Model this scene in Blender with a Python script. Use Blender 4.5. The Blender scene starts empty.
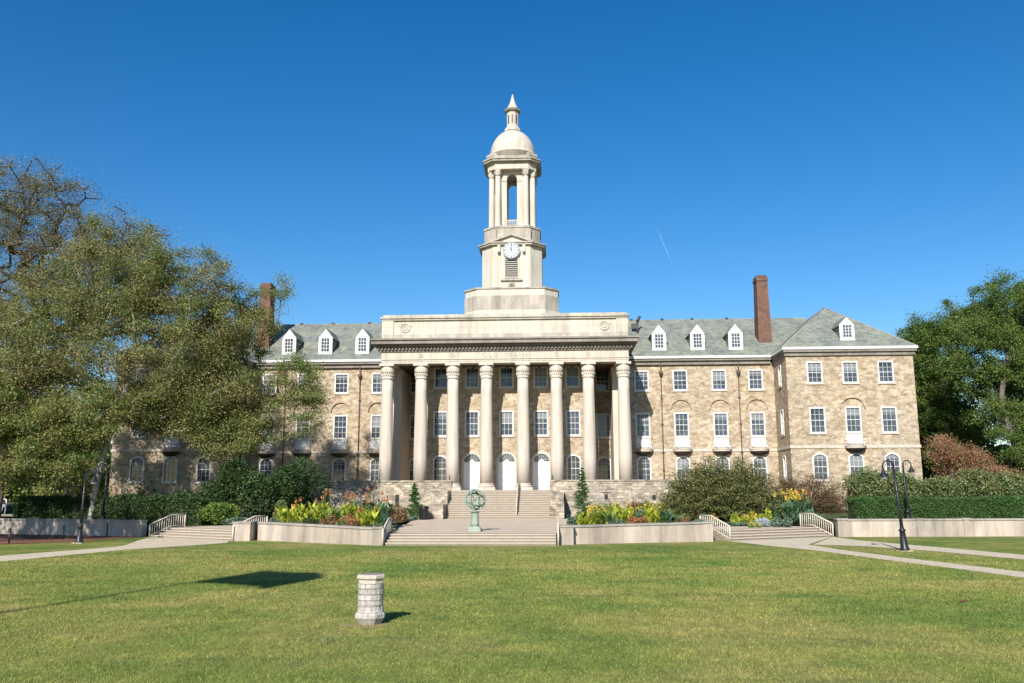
import bpy, math, random
import numpy as np
from mathutils import Vector, Matrix
PI=math.pi
R=math.radians
scn=bpy.context.scene
col=scn.collection
# ------------------------------------------------------------------ camera, sky, sun
cd=bpy.data.cameras.new('camera'); cam=bpy.data.objects.new('camera',cd); col.objects.link(cam)
scn.camera=cam
cd.sensor_width=36; cd.lens=875.15/1024*36; cd.clip_start=.1; cd.clip_end=6000
cam.location=(5.007,0,2.85)
cam.matrix_world=Matrix.Translation((5.007,0,2.85))@Matrix.Rotation(.0515,4,'Z')@Matrix.Rotation(PI/2+.1728,4,'X')@Matrix.Rotation(-.0028,4,'Z')
SUN_AZ=R(12.3); SUN_EL=R(32.4)
w=bpy.data.worlds.new('World'); scn.world=w; w.use_nodes=True
nt=w.node_tree; nt.nodes.clear()
sky=nt.nodes.new('ShaderNodeTexSky'); sky.sky_type='NISHITA'; sky.sun_disc=False
sky.sun_elevation=SUN_EL; sky.sun_rotation=PI+SUN_AZ; sky.air_density=1.0; sky.dust_density=.25; sky.ozone_density=2.2; sky.altitude=300
hs=nt.nodes.new('ShaderNodeHueSaturation'); hs.inputs['Saturation'].default_value=1.42; hs.inputs['Hue'].default_value=.503
bg=nt.nodes.new('ShaderNodeBackground'); bg.inputs[1].default_value=.096
ow=nt.nodes.new('ShaderNodeOutputWorld')
nt.links.new(sky.outputs[0],hs.inputs['Color']); nt.links.new(hs.outputs[0],bg.inputs[0]); nt.links.new(bg.outputs[0],ow.inputs[0])
sd=bpy.data.lights.new('sun','SUN'); sd.energy=5.0; sd.angle=R(.53); sd.color=(1,.945,.885)
so=bpy.data.objects.new('sun',sd); col.objects.link(so)
so.rotation_euler=Vector((math.sin(SUN_AZ)*math.cos(SUN_EL),math.cos(SUN_AZ)*math.cos(SUN_EL),-math.sin(SUN_EL))).to_track_quat('-Z','Y').to_euler()
so.location=(-20,-40,60)
vs=scn.view_settings; vs.view_transform='Standard'; vs.look='None'; vs.gamma=1; vs.exposure=.55; vs.use_curve_mapping=False

# ------------------------------------------------------------------ mesh helpers
WL={}
def wloc(o): return WL.get(o.name,Vector((0,0,0))) if o else Vector((0,0,0))
def tag(o,label=None,cat=None,group=None,kind=None):
    if label:o['label']=label
    if cat:o['category']=cat
    if group:o['group']=group
    if kind:o['kind']=kind
    return o
def empty(name,loc,label,cat,group=None):
    o=bpy.data.objects.new(name,None); o.empty_display_size=.3; col.objects.link(o); o.location=loc; WL[o.name]=Vector(loc)
    return tag(o,label,cat,group)
class MB:
    def __init__(s): s.v=[];s.f=[];s.sm=[]
    def add(s,vs,fs,smooth=False):
        b=len(s.v); s.v+= [tuple(p) for p in vs]
        for f in fs: s.f.append(tuple(i+b for i in f)); s.sm.append(smooth)
        return s
    def box(s,x0,x1,y0,y1,z0,z1):
        return s.add([(x0,y0,z0),(x1,y0,z0),(x1,y1,z0),(x0,y1,z0),(x0,y0,z1),(x1,y0,z1),(x1,y1,z1),(x0,y1,z1)],
            [(0,3,2,1),(4,5,6,7),(0,1,5,4),(1,2,6,5),(2,3,7,6),(3,0,4,7)])
    def prism(s,poly,z0,z1,poly1=None):
        n=len(poly); p1=poly1 or poly
        z0s=z0 if hasattr(z0,'__len__') else [z0]*n; z1s=z1 if hasattr(z1,'__len__') else [z1]*n
        vs=[(p[0],p[1],z) for p,z in zip(poly,z0s)]+[(p[0],p[1],z) for p,z in zip(p1,z1s)]
        return s.add(vs,[tuple(range(n))[::-1],tuple(range(n,2*n))]+[(i,(i+1)%n,(i+1)%n+n,i+n) for i in range(n)])
    def beam(s,a,b,wd,z0a,z1a,z0b=None,z1b=None):
        # upright slab of width wd between plan points a, b
        a=Vector(a[:2]);b=Vector(b[:2]);d=(b-a).normalized();n=Vector((-d.y,d.x))*wd/2
        z0b=z0a if z0b is None else z0b; z1b=z1a if z1b is None else z1b
        return s.prism([a-n,b-n,b+n,a+n],[z0a,z0b,z0b,z0a],[z1a,z1b,z1b,z1a])
    def lathe(s,prof,n,c=(0,0,0),smooth=True,a0=0,a1=2*PI,phase=0):
        full=abs(a1-a0-2*PI)<1e-6; m=n if full else n+1
        vs=[];fs=[]
        for r,z in prof:
            for i in range(m):
                a=a0+phase+(a1-a0)*i/n; vs.append((c[0]+r*math.cos(a),c[1]+r*math.sin(a),c[2]+z))
        for j in range(len(prof)-1):
            for i in range(n):
                k=(i+1)%m if full else i+1
                fs.append((j*m+i,j*m+k,(j+1)*m+k,(j+1)*m+i))
        s.add(vs,fs,smooth)
        if full:
            b=len(s.v)-len(vs)
            if prof[-1][0]>1e-4: s.f.append(tuple(b+(len(prof)-1)*m+i for i in range(m)));s.sm.append(False)
            if prof[0][0]>1e-4: s.f.append(tuple(b+i for i in range(m))[::-1]);s.sm.append(False)
        return s
    def tube(s,pts,rad,n=8,smooth=True):
        pts=[Vector(p) for p in pts]; rs=rad if hasattr(rad,'__len__') else [rad]*len(pts)
        vs=[];fs=[];up=Vector((0,0,1));prev=None
        for i,p in enumerate(pts):
            t=(pts[min(i+1,len(pts)-1)]-pts[max(i-1,0)]).normalized()
            if prev is None:
                u=t.cross(up if abs(t.z)<.9 else Vector((1,0,0))).normalized()
            else: u=(prev-t*prev.dot(t)).normalized()
            prev=u; q=t.cross(u)
            for k in range(n):
                a=2*PI*k/n; vs.append(p+(u*math.cos(a)+q*math.sin(a))*rs[i])
        for i in range(len(pts)-1):
            for k in range(n):
                l=(k+1)%n; fs.append((i*n+k,i*n+l,(i+1)*n+l,(i+1)*n+k))
        fs.append(tuple(range(n))[::-1]); fs.append(tuple((len(pts)-1)*n+k for k in range(n)))
        return s.add(vs,fs,smooth)
    def ring(s,outer,inner,y0,y1):
        # outlines in x,z ; extruded along y
        n=len(outer); vs=[]
        for o in (outer,inner):
            for y in (y0,y1): vs+=[(p[0],y,p[1]) for p in o]
        fs=[]
        for i in range(n):
            j=(i+1)%n
            fs+=[(i,j,2*n+j,2*n+i),(n+j,n+i,3*n+i,3*n+j),(i,n+i,n+j,j),(2*n+j,3*n+j,3*n+i,2*n+i)]
        return s.add(vs,fs)
    def plate(s,outline,y0,y1):
        n=len(outline)
        vs=[(p[0],y0,p[1]) for p in outline]+[(p[0],y1,p[1]) for p in outline]
        return s.add(vs,[tuple(range(n)),tuple(range(n,2*n))[::-1]]+[(i,i+n,(i+1)%n+n,(i+1)%n) for i in range(n)])
    def mirror_xf(s,fn): s.v=[tuple(fn(Vector(p))) for p in s.v]; return s
    def build(s,name,mat,parent=None,org=None,**kw):
        # org: world position of the object's origin; vertices are in world space
        pl=wloc(parent); o_=Vector(org) if org is not None else pl
        me=bpy.data.meshes.new(name)
        me.from_pydata([(p[0]-o_.x,p[1]-o_.y,p[2]-o_.z) for p in s.v],[],s.f)
        me.polygons.foreach_set('use_smooth',s.sm); me.materials.append(mat); me.update()
        o=bpy.data.objects.new(name,me); col.objects.link(o)
        if parent: o.parent=parent
        o.location=o_-pl; WL[o.name]=o_
        return tag(o,**kw)
def quadmesh(name,V,nper,mat,parent=None,attr=None,attr2=None):
    """V: (N,nper,3) numpy faces in world space"""
    N=V.shape[0]; pl=wloc(parent)
    me=bpy.data.meshes.new(name)
    me.vertices.add(N*nper); me.loops.add(N*nper); me.polygons.add(N)
    me.vertices.foreach_set('co',(V-np.array(pl)).reshape(-1).astype(np.float32))
    me.loops.foreach_set('vertex_index',np.arange(N*nper,dtype=np.int32))
    me.polygons.foreach_set('loop_start',(np.arange(N)*nper).astype(np.int32))
    try: me.polygons.foreach_set('loop_total',np.full(N,nper,dtype=np.int32))
    except Exception: pass
    for k,a in (('rnd',attr),('rnd2',attr2)):
        if a is not None:
            at=me.attributes.new(k,'FLOAT','FACE'); at.data.foreach_set('value',a.astype(np.float32))
    me.materials.append(mat); me.update(calc_edges=True)
    o=bpy.data.objects.new(name,me); col.objects.link(o)
    if parent: o.parent=parent
    WL[o.name]=pl.copy()
    return o
def copy_tree(o,parent=None):
    c=o.copy(); col.objects.link(c)
    if parent: c.parent=parent
    for ch in list(o.children): copy_tree(ch,c)
    return c

# ------------------------------------------------------------------ materials
class NT:
    def __init__(s,name):
        s.m=bpy.data.materials.new(name); s.m.use_nodes=True; s.t=s.m.node_tree; s.b=s.t.nodes['Principled BSDF']
    def n(s,ty,**kw):
        x=s.t.nodes.new(ty)
        for k,v in kw.items():
            if k in x.inputs.keys() if hasattr(x.inputs,'keys') else False: x.inputs[k].default_value=v
            else: setattr(x,k,v)
        return x
    def l(s,a,b): s.t.links.new(a,b)
    def coord(s,scale=(1,1,1)):
        g=s.n('ShaderNodeNewGeometry'); mp=s.n('ShaderNodeMapping'); mp.inputs['Scale'].default_value=scale
        s.l(g.outputs['Position'],mp.inputs[0]); return mp.outputs[0]
    def noise(s,vec,scale,detail=4,rough=.55,dist=0):
        x=s.n('ShaderNodeTexNoise'); x.inputs['Scale'].default_value=scale; x.inputs['Detail'].default_value=detail
        x.inputs['Roughness'].default_value=rough; x.inputs['Distortion'].default_value=dist; s.l(vec,x.inputs['Vector']); return x.outputs[0]
    def ramp(s,fac,stops):
        x=s.n('ShaderNodeValToRGB'); e=x.color_ramp.elements
        while len(e)<len(stops): e.new(.5)
        for i,(p,c) in enumerate(stops):
            e[i].position=p; e[i].color=(c[0],c[1],c[2],1) if hasattr(c,'__len__') else (c,c,c,1)
        s.l(fac,x.inputs[0]); return x.outputs[0]
    def mix(s,fac,a,b,mode='MIX'):
        x=s.n('ShaderNodeMix'); x.data_type='RGBA'; x.blend_type=mode
        for i,v in ((0,fac),(6,a),(7,b)):
            if hasattr(v,'is_output') or hasattr(v,'links'): s.l(v,x.inputs[i])
            else: x.inputs[i].default_value=v if i==0 else (v[0],v[1],v[2],1)
        return x.outputs[2]
    def bump(s,h,strength=.3,dist=.05):
        x=s.n('ShaderNodeBump'); x.inputs['Strength'].default_value=strength; x.inputs['Distance'].default_value=dist
        s.l(h,x.inputs['Height']); s.l(x.outputs[0],s.b.inputs['Normal'])
    def fin(s,colr=None,rough=.85,spec=.3,metal=0):
        if colr is not None:
            if hasattr(colr,'links'): s.l(colr,s.b.inputs['Base Color'])
            else: s.b.inputs['Base Color'].default_value=(*colr,1)
        s.b.inputs['Roughness'].default_value=rough; s.b.inputs['Specular IOR Level'].default_value=spec; s.b.inputs['Metallic'].default_value=metal
        return s.m
def hsplit(t):
    # wall coordinate (x+y, z, 0): works for walls along x and along y
    g=t.n('ShaderNodeNewGeometry'); sp=t.n('ShaderNodeSeparateXYZ'); t.l(g.outputs['Position'],sp.inputs[0])
    ad=t.n('ShaderNodeMath',operation='ADD'); t.l(sp.outputs[0],ad.inputs[0]); t.l(sp.outputs[1],ad.inputs[1])
    cb=t.n('ShaderNodeCombineXYZ'); t.l(ad.outputs[0],cb.inputs[0]); t.l(sp.outputs[2],cb.inputs[1]); return cb.outputs[0],sp
def stonecells(t,v,sx,sz):
    mp=t.n('ShaderNodeMapping'); mp.inputs['Scale'].default_value=(sx,sz,1); t.l(v,mp.inputs[0]); x=t.n('ShaderNodeTexVoronoi'); x.inputs['Scale'].default_value=1; x.inputs['Randomness'].default_value=.8; t.l(mp.outputs[0],x.inputs['Vector']); return x.outputs['Color']
def brick(t,vec,c1,c2,mor,bw,rh,ms=.012,bias=0):
    b=t.n('ShaderNodeTexBrick'); t.l(vec,b.inputs['Vector']); b.inputs['Scale'].default_value=1
    b.inputs['Color1'].default_value=(*c1,1); b.inputs['Color2'].default_value=(*c2,1); b.inputs['Mortar'].default_value=(*mor,1)
    b.inputs['Mortar Size'].default_value=ms; b.inputs['Brick Width'].default_value=bw; b.inputs['Row Height'].default_value=rh
    b.inputs['Bias'].default_value=bias; b.inputs['Mortar Smooth'].default_value=.3; return b
def m_fieldstone(name,cA,cB,cC,cD,mor,bw=.62,rh=.23,weather=.5):
    t=NT(name); v,sp=hsplit(t)
    nz=t.noise(v,1.3,2)                       # wobble so courses vary
    b1=brick(t,v,cA,cB,mor,bw,rh,.014); b2=brick(t,v,cC,cD,mor,bw*1.2,rh*1.35,.012); b2.offset=.37
    msk=t.ramp(t.noise(t.coord(),.9,3),[(.46,0),(.54,1)])
    c=t.mix(msk,b1.outputs[0],b2.outputs[0])
    f=t.noise(t.coord((1,1,1.8)),4.5,4,.65)
    c=t.mix(1.0,c,t.ramp(f,[(.3,.72),(.7,1.2)]),'MULTIPLY')
    cc=stonecells(t,v,2.3,4.6); c=t.mix(1.0,c,t.ramp(cc,[(.2,(.78,.76,.74)),(.5,(1.0,1.0,1.0)),(.8,(1.16,1.17,1.17))]),'MULTIPLY')
    big=t.noise(t.coord((1,1,.6)),.22,4)
    c=t.mix(1.0,c,t.ramp(big,[(.35,(.92,.94,.97)),(.65,(1.05,1.04,1.01))]),'MULTIPLY')
    t.bump(b1.outputs[1],-.5,.03)
    return t.fin(c,.9,.15)
def m_stone(name,base,dark,joint=None,stain=.5,rough=.85,vstreak=True,scale=1.):
    t=NT(name); v,sp=hsplit(t)
    f=t.noise(t.coord((.8,.8,.25) if vstreak else (1,1,1)),1.1*scale,6,.62)
    c=t.mix(t.ramp(f,[(.42,0),(.72,stain)]),base,dark)
    g=t.noise(t.coord(),9*scale,4); c=t.mix(1.0,c,t.ramp(g,[(.25,.9),(.75,1.07)]),'MULTIPLY')
    if vstreak:
        h=t.noise(t.coord((1,1,.07)),2.6,3,.6); c=t.mix(1.0,c,t.ramp(h,[(.36,(.86,.855,.85)),(.52,(1,1,1)),(.7,(1.05,1.05,1.05))]),'MULTIPLY')
    if joint:
        q=joint[2] if len(joint)>2 else .92; b=brick(t,v,(1,1,1),(q,q*.99,q*.98),(.66,.63,.60),joint[0],joint[1],.012)
        c=t.mix(1.0,c,b.outputs[0],'MULTIPLY')
    t.bump(g,.12,.02)
    return t.fin(c,rough,.2)
def m_plain(name,c,rough=.6,spec=.4,metal=0,var=.12,scale=4):
    t=NT(name); f=t.noise(t.coord(),scale,4)
    cc=t.mix(1.0,c,t.ramp(f,[(.3,1-var),(.7,1+var)]),'MULTIPLY')
    return t.fin(cc,rough,spec,metal)
M={}
M['field']=m_fieldstone('sandstone rubble',(.435,.350,.245),(.305,.232,.150),(.47,.385,.275),(.355,.285,.200),(.40,.345,.27))
M['terr']=m_fieldstone('terrace rubble',(0.443,0.375,0.291),(0.185,0.163,0.128),(0.517,0.435,0.327),(0.271,0.242,0.192),(.150,.130,.105),.55,.2)
M['lime']=m_stone('limestone ashlar',(0.537,0.491,0.403),(0.354,0.325,0.272),(1.6,.75),.5)
M['limep']=m_stone('limestone smooth',(0.525,0.466,0.390),(0.425,0.375,0.310),None,.4)
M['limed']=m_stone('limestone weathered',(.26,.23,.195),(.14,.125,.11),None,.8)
M['limeg']=m_stone('limestone grey stained',(0.496,0.454,0.371),(0.248,0.233,0.205),(1.6,.75),.9)
M['wallcap']=m_stone('low wall stone',(0.503,0.428,0.347),(0.271,0.235,0.205),(1.45,3.,.74),.9)
M['copingg']=m_stone('coping stone',(.34,.31,.27),(.17,.155,.14),None,.8)
M['white']=m_plain('white paint',(.62,.61,.58),.45,.4,0,.04)
M['whited']=m_plain('door paint',(.84,.83,.80),.35,.4,0,.03)
M['blind']=m_plain('window blind',(.20,.215,.225),.8,.1,0,.1)
M['cream']=m_plain('cream railing paint',(.52,.46,.37),.5,.4,0,.08)
M['black']=m_plain('black iron',(.022,.023,.026),.38,.5,.3,.2)
M['dkgrey']=m_plain('dark metal',(.05,.048,.045),.5,.4,.2,.2)
M['pipe']=m_plain('downspout metal',(.10,.075,.06),.5,.4,.3,.2)
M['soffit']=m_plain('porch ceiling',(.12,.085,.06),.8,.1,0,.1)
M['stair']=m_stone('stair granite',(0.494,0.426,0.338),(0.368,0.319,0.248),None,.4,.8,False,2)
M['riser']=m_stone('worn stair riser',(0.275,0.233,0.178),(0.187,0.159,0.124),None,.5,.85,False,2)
M['towers']=m_stone('tower limestone',(0.537,0.497,0.408),(0.366,0.338,0.279),None,.5)
M['towerg']=m_stone('tower limestone stained',(.42,.375,.31),(.20,.185,.16),None,1.0)
M['louvre']=m_plain('louvre slats',(.36,.33,.28),.7,.2)
M['lamp_glass']=m_plain('lamp glass',(.45,.45,.42),.2,.5)
def m_glass():
    t=NT('window glass'); f=t.noise(t.coord(),.9,2); 
    c=t.ramp(f,[(.35,(.030,.040,.052)),(.65,(.075,.092,.112))])
    t.bump(t.noise(t.coord(),.5,1),.05,.2)
    m=t.fin(c,.06,.5); t.b.inputs['IOR'].default_value=1.5; return m
M['glass']=m_glass()
M['dial']=m_plain('clock dial',(.42,.46,.50),.5,.3,0,.05)
M['cut']=m_plain('cut lettering',(.38,.335,.28),.9,.1,0,.1)
M['slategrey']=m_plain('grey enamel',(.16,.18,.20),.6,.3,0,.05)
M['undershade']=m_plain('painted shade stone',(.07,.06,.05),.9,.1,0,.3)  # near-black colour standing in for the shade under the balconies
def m_slate():
    t=NT('green slate'); g=t.n('ShaderNodeNewGeometry'); sp=t.n('ShaderNodeSeparateXYZ'); t.l(g.outputs['Position'],sp.inputs[0])
    ad=t.n('ShaderNodeMath',operation='ADD'); t.l(sp.outputs[0],ad.inputs[0]); cb=t.n('ShaderNodeCombineXYZ')
    ml=t.n('ShaderNodeMath',operation='MULTIPLY'); t.l(sp.outputs[1],ml.inputs[0]); ml.inputs[1].default_value=.37; t.l(ml.outputs[0],ad.inputs[1])
    t.l(ad.outputs[0],cb.inputs[0]); t.l(sp.outputs[2],cb.inputs[1])
    b=brick(t,cb.outputs[0],(0.206,0.229,0.195),(0.128,0.143,0.134),(0.089,0.095,0.095),.35,.16,.01)
    f=t.noise(t.coord((1,1,1)),.55,6,.7); c=t.mix(t.ramp(f,[(.42,0),(.62,.5)]),b.outputs[0],(.30,.305,.21))
    f2=t.noise(t.coord((1,1,1)),1.7,5,.7); c=t.mix(1.0,c,t.ramp(f2,[(.3,.75),(.7,1.2)]),'MULTIPLY')
    t.bump(b.outputs[1],-.3,.02); return t.fin(c,.75,.3)
M['slate']=m_slate()
def m_brick():
    t=NT('red chimney brick'); v,sp=hsplit(t)
    b=brick(t,v,(0.188,0.087,0.052),(0.096,0.046,0.033),(0.136,0.110,0.090),.24,.085,.012)
    f=t.noise(t.coord(),1.2,4); c=t.mix(1.0,b.outputs[0],t.ramp(f,[(.3,.8),(.7,1.25)]),'MULTIPLY'); return t.fin(c,.9,.15)
M['brick']=m_brick()
def m_grasscol(t,blade=False):
    P=t.coord((1,1,1))
    f=t.noise(P,.16,5,.6,.4); c=t.ramp(f,[(.34,(.125,.180,.043)),(.48,(.190,.220,.056)),(.60,(.255,.245,.080))])
    f2=t.noise(P,.75,4,.6); c=t.mix(1.0,c,t.ramp(f2,[(.3,(.78,.84,.80)),(.7,(1.2,1.13,1.1))]),'MULTIPLY')
    st=t.noise(t.coord((.22,1.3,1)),.35,3,.5,1.2)      # long mown and worn bands
    c=t.mix(t.ramp(st,[(.56,0),(.66,.38)]),c,(.085,.14,.04))
    dry=t.noise(P,.42,5,.7,.6); c=t.mix(t.ramp(dry,[(.60,0),(.74,.5)]),c,(.32,.25,.11))
    f3=t.noise(P,14,3,.7); c=t.mix(1.0,c,t.ramp(f3,[(.3,.72),(.7,1.25)]),'MULTIPLY')
    return c
def m_lawn():
    t=NT('lawn turf'); c=m_grasscol(t); f=t.noise(t.coord(),38,3,.8); c=t.mix(1.0,c,t.ramp(f,[(.3,.7),(.7,1.25)]),'MULTIPLY'); f2=t.noise(t.coord((1,.28,1)),3.2,5,.75); c=t.mix(1.0,c,t.ramp(f2,[(.3,.68),(.5,1.0),(.7,1.35)]),'MULTIPLY')
    t.bump(f,.7,.03); return t.fin(c,.95,.05)
M['lawn']=m_lawn()
def m_blade():
    t=NT('grass blade'); c=m_grasscol(t); a=t.n('ShaderNodeAttribute',attribute_name='rnd')
    c=t.mix(1.0,c,t.ramp(a.outputs['Fac'],[(0,(.75,.85,.7)),(.7,(1.15,1.1,1.05)),(1,(1.7,1.5,1.3))]),'MULTIPLY')
    return t.fin(c,.7,.2)
M['blade']=m_blade()
def m_ground(name,a,b,sc=3,bs=.5):
    t=NT(name); f=t.noise(t.coord(),sc,6,.7); g=t.noise(t.coord(),sc*7,3,.7)
    c=t.mix(1.0,t.ramp(f,[(.35,a),(.65,b)]),t.ramp(g,[(.3,.7),(.7,1.25)]),'MULTIPLY'); t.bump(g,bs,.05); return t.fin(c,.95,.05)
M['mulch']=m_ground('bark mulch',(.13,.065,.040),(.26,.13,.085),2)
M['soil']=m_ground('garden soil',(.07,.055,.035),(.11,.09,.05),2)
M['path']=m_ground('path concrete',(0.501,0.423,0.305),(0.593,0.507,0.368),.8,.1)
M['plaza']=m_ground('plaza paving',(0.475,0.385,0.287),(0.567,0.469,0.351),.9,.1)
M['groundcov']=m_ground('ground under planting',(.05,.075,.03),(.09,.11,.05),1.5)
def m_leaf(name,cols,trans=.25,big=None):
    t=NT(name); a=t.n('ShaderNodeAttribute',attribute_name='rnd'); a2=t.n('ShaderNodeAttribute',attribute_name='rnd2')
    c=t.ramp(a.outputs['Fac'],[(i/(max(1,len(cols)-1)),k) for i,k in enumerate(cols)])
    c=t.mix(1.0,c,t.ramp(a2.outputs['Fac'],[(0,.72),(1,1.3)]),'MULTIPLY')
    if big:
        f=t.noise(t.coord(),.28,3); c=t.mix(t.ramp(f,[(.45,0),(.62,.7)]),c,big)
    t.l(c,t.b.inputs['Base Color']); t.b.inputs['Roughness'].default_value=.55; t.b.inputs['Specular IOR Level'].default_value=.3
    tr=t.n('ShaderNodeBsdfTranslucent'); t.l(c,tr.inputs[0]); mx=t.n('ShaderNodeMixShader'); mx.inputs[0].default_value=trans
    o=t.t.nodes['Material Output']; t.l(t.b.outputs[0],mx.inputs[1]); t.l(tr.outputs[0],mx.inputs[2]); t.l(mx.outputs[0],o.inputs[0]); return t.m
M['elm']=m_leaf('elm leaves',[(0.145,0.182,0.059),(0.217,0.236,0.083),(0.276,0.258,0.100),(0.334,0.243,0.100)],.3,(0.160,0.220,0.059))
M['elm2']=m_leaf('sparse elm leaves',[(0.143,0.153,0.082),(0.202,0.194,0.097),(0.250,0.209,0.114)],.25)
M['oak']=m_leaf('oak leaves',[(0.100,0.165,0.045),(0.156,0.224,0.061),(0.240,0.269,0.079),(0.340,0.224,0.079)],.3,(0.240,0.253,0.088))
M['green']=m_leaf('maple leaves',[(0.059,0.112,0.026),(0.098,0.170,0.036),(0.156,0.222,0.047)],.3,(0.170,0.215,0.047))
M['yew']=m_leaf('yew sprays',[(.07,.10,.032),(.13,.155,.05),(.21,.205,.07),(.22,.15,.07)],.15)
M['darkgreen']=m_leaf('dark evergreen leaves',[(0.024,0.050,0.015),(0.044,0.083,0.024),(0.066,0.110,0.033)],.15)
M['bright']=m_leaf('bright green leaves',[(0.100,0.180,0.030),(0.170,0.260,0.050),(0.260,0.320,0.070)],.3)
M['hedge']=m_leaf('clipped hedge leaves',[(0.039,0.095,0.022),(0.061,0.136,0.033),(0.089,0.178,0.044)],.2)
M['rhodo']=m_leaf('grey green shrub leaves',[(0.098,0.140,0.050),(0.154,0.204,0.073),(0.211,0.253,0.101)],.2,(0.197,0.183,0.067))
M['pink']=m_leaf('pink autumn leaves',[(0.364,0.159,0.102),(0.442,0.207,0.132),(0.286,0.183,0.084),(0.208,0.183,0.072)],.25,(0.312,0.207,0.096))
M['russet']=m_leaf('russet leaves',[(.14,.10,.045),(.19,.12,.06),(.12,.11,.05)],.2)
M['lime_leaf']=m_leaf('canna leaves',[(0.231,0.330,0.035),(0.378,0.440,0.050),(0.525,0.517,0.070)],.3)
M['cannag']=m_leaf('blue green canna leaves',[(.05,.12,.06),(.09,.17,.08),(.12,.20,.09)],.25)
M['orange']=m_leaf('orange petals',[(0.488,0.140,0.042),(0.562,0.210,0.070),(0.562,0.294,0.154)],.2)
M['yellow']=m_leaf('yellow petals',[(.68,.45,.05),(.75,.55,.10),(.6,.5,.08)],.2)
M['redbrown']=m_leaf('red brown foliage',[(.20,.09,.04),(.26,.15,.06),(.14,.12,.05)],.2)
M['silver']=m_leaf('silver leaves',[(.35,.40,.42),(.45,.50,.52),(.28,.34,.34)],.15)
M['bluegreen']=m_leaf('blue green low foliage',[(.08,.14,.09),(.12,.19,.12),(.16,.22,.14)],.15)
def m_bark(name,a,b):
    t=NT(name); f=t.noise(t.coord((3,3,.6)),2.2,5,.7); c=t.ramp(f,[(.35,a),(.65,b)]); t.bump(f,.6,.06); return t.fin(c,.95,.1)
M['bark']=m_bark('grey bark',(.09,.075,.06),(.19,.16,.13))
M['barkp']=m_bark('pale bark',(.20,.18,.15),(.42,.38,.32))
M['barkd']=m_bark('dark bark',(.045,.038,.03),(.09,.075,.06))

# ------------------------------------------------------------------ ground, lawn, paths, terrace
def sheet(name,pts,z,mat,kind='structure',**kw):
    zs=z if hasattr(z,'__len__') else [z]*len(pts)
    m=MB(); m.add([(p[0],p[1],q) for p,q in zip(pts,zs)],[tuple(range(len(pts)))])
    return m.build(name,mat,kind=kind,**kw)
sheet('lawn',[(-900,-300),(900,-300),(900,1500),(-900,1500)],0,M['lawn'])
PZ=.004
def path(name,left,right,z,mat=None):
    m=MB(); n=len(left); m.add([(p[0],p[1],z) for p in left]+[(p[0],p[1],z) for p in right],[(i,i+1,n+i+1,n+i) for i in range(n-1)]); return m.build(name,mat or M['path'],kind='structure')
# right: fan in front of the side steps, lower path and upper path
path('path',[(15.3,55.2),(16.6,50.2),(18.0,46.2),(19.0,40.5),(20.2,34.9),(21.0,30.5),(24.5,16),(27,4)],[(23.0,60.2),(19.05,51.4),(19.45,46.5),(20.4,41.0),(21.5,36.0),(22.4,31.6),(26,16.5),(28.6,4.5)][:8],.008)
path('path',[(19.3,51.3),(21.6,49.9),(23.6,45.6),(25.2,39.4),(27.2,32),(30.5,20)],[(23.1,60.3),(23.4,55.8),(25.2,48.8),(26.8,42.2),(28.7,34.8),(32,21.5)],.0125)
# left: mirrored path
path('path',[(-23.2,60.6),(-21.5,55.0),(-20.2,51.2),(-19.8,49.0),(-20.6,46),(-21.8,41.8),(-24,34),(-28,20)],[(-15.9,55.8),(-15.0,53.2),(-16.2,50.2),(-18.0,46.6),(-18.6,43),(-19.5,38),(-21.8,30),(-25.8,17)],.008)
# mulch bed below the left wall
sheet('mulch_bed',[(-46,46.5),(-33,49.3),(-28,51.4),(-25.0,54.2),(-23.6,60.6),(-38,65.6),(-80,72),(-80,46)],.02,M['mulch'])
# terrace: raised ground behind the low walls
def tz(y): return .60+(max(52,min(y,78))-52)*.0066
TP=[(-80,74.5),(-38,66.6),(-23.6,61.2),(-22.45,62.2),(-15.1,57.1),(-14.3,56.6),(-5.1,52.3),(5.1,52.3),(14.1,55.4),(14.6,56.8),(22.2,61.8),(23.6,61),(38,62.0),(80,65.5),(80,140),(-80,140)]
sheet('terrace_ground',TP,.585,M['groundcov'])
sheet('plaza',[(-4.86,51.95),(4.86,51.95),(5.4,58),(7.2,77.5),(-7.6,77.5),(-5.3,58)],[.60,.60,.64,.77,.77,.64],M['plaza'])
sheet('path',[(5.45,58.4),(15.0,57.15),(22.1,61.8),(19.0,66.4),(6.3,66.5)],[.612]*5,M['plaza'])
sheet('path',[(-5.35,58.4),(-15.2,57.35),(-22.4,62.1),(-19.0,66.6),(-6.3,66.5)],[.612]*5,M['plaza'])
# paving joints are real thin strips of darker stone
# back ground nearer the house
for s,nm in ((1,'bank'),(-1,'bank')):
    X0,X1=(22.5,80)
    m=MB(); pts=[(s*X0,70),(s*X1,72),(s*X1,140),(s*X0,140)]
    m.add([(p[0],p[1],z) for p,z in zip(pts,(.59,.59,2.6,2.6))],[(0,1,2,3) if s>0 else (3,2,1,0)]); m.build('grass_bank',M['groundcov'],kind='structure')

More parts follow.
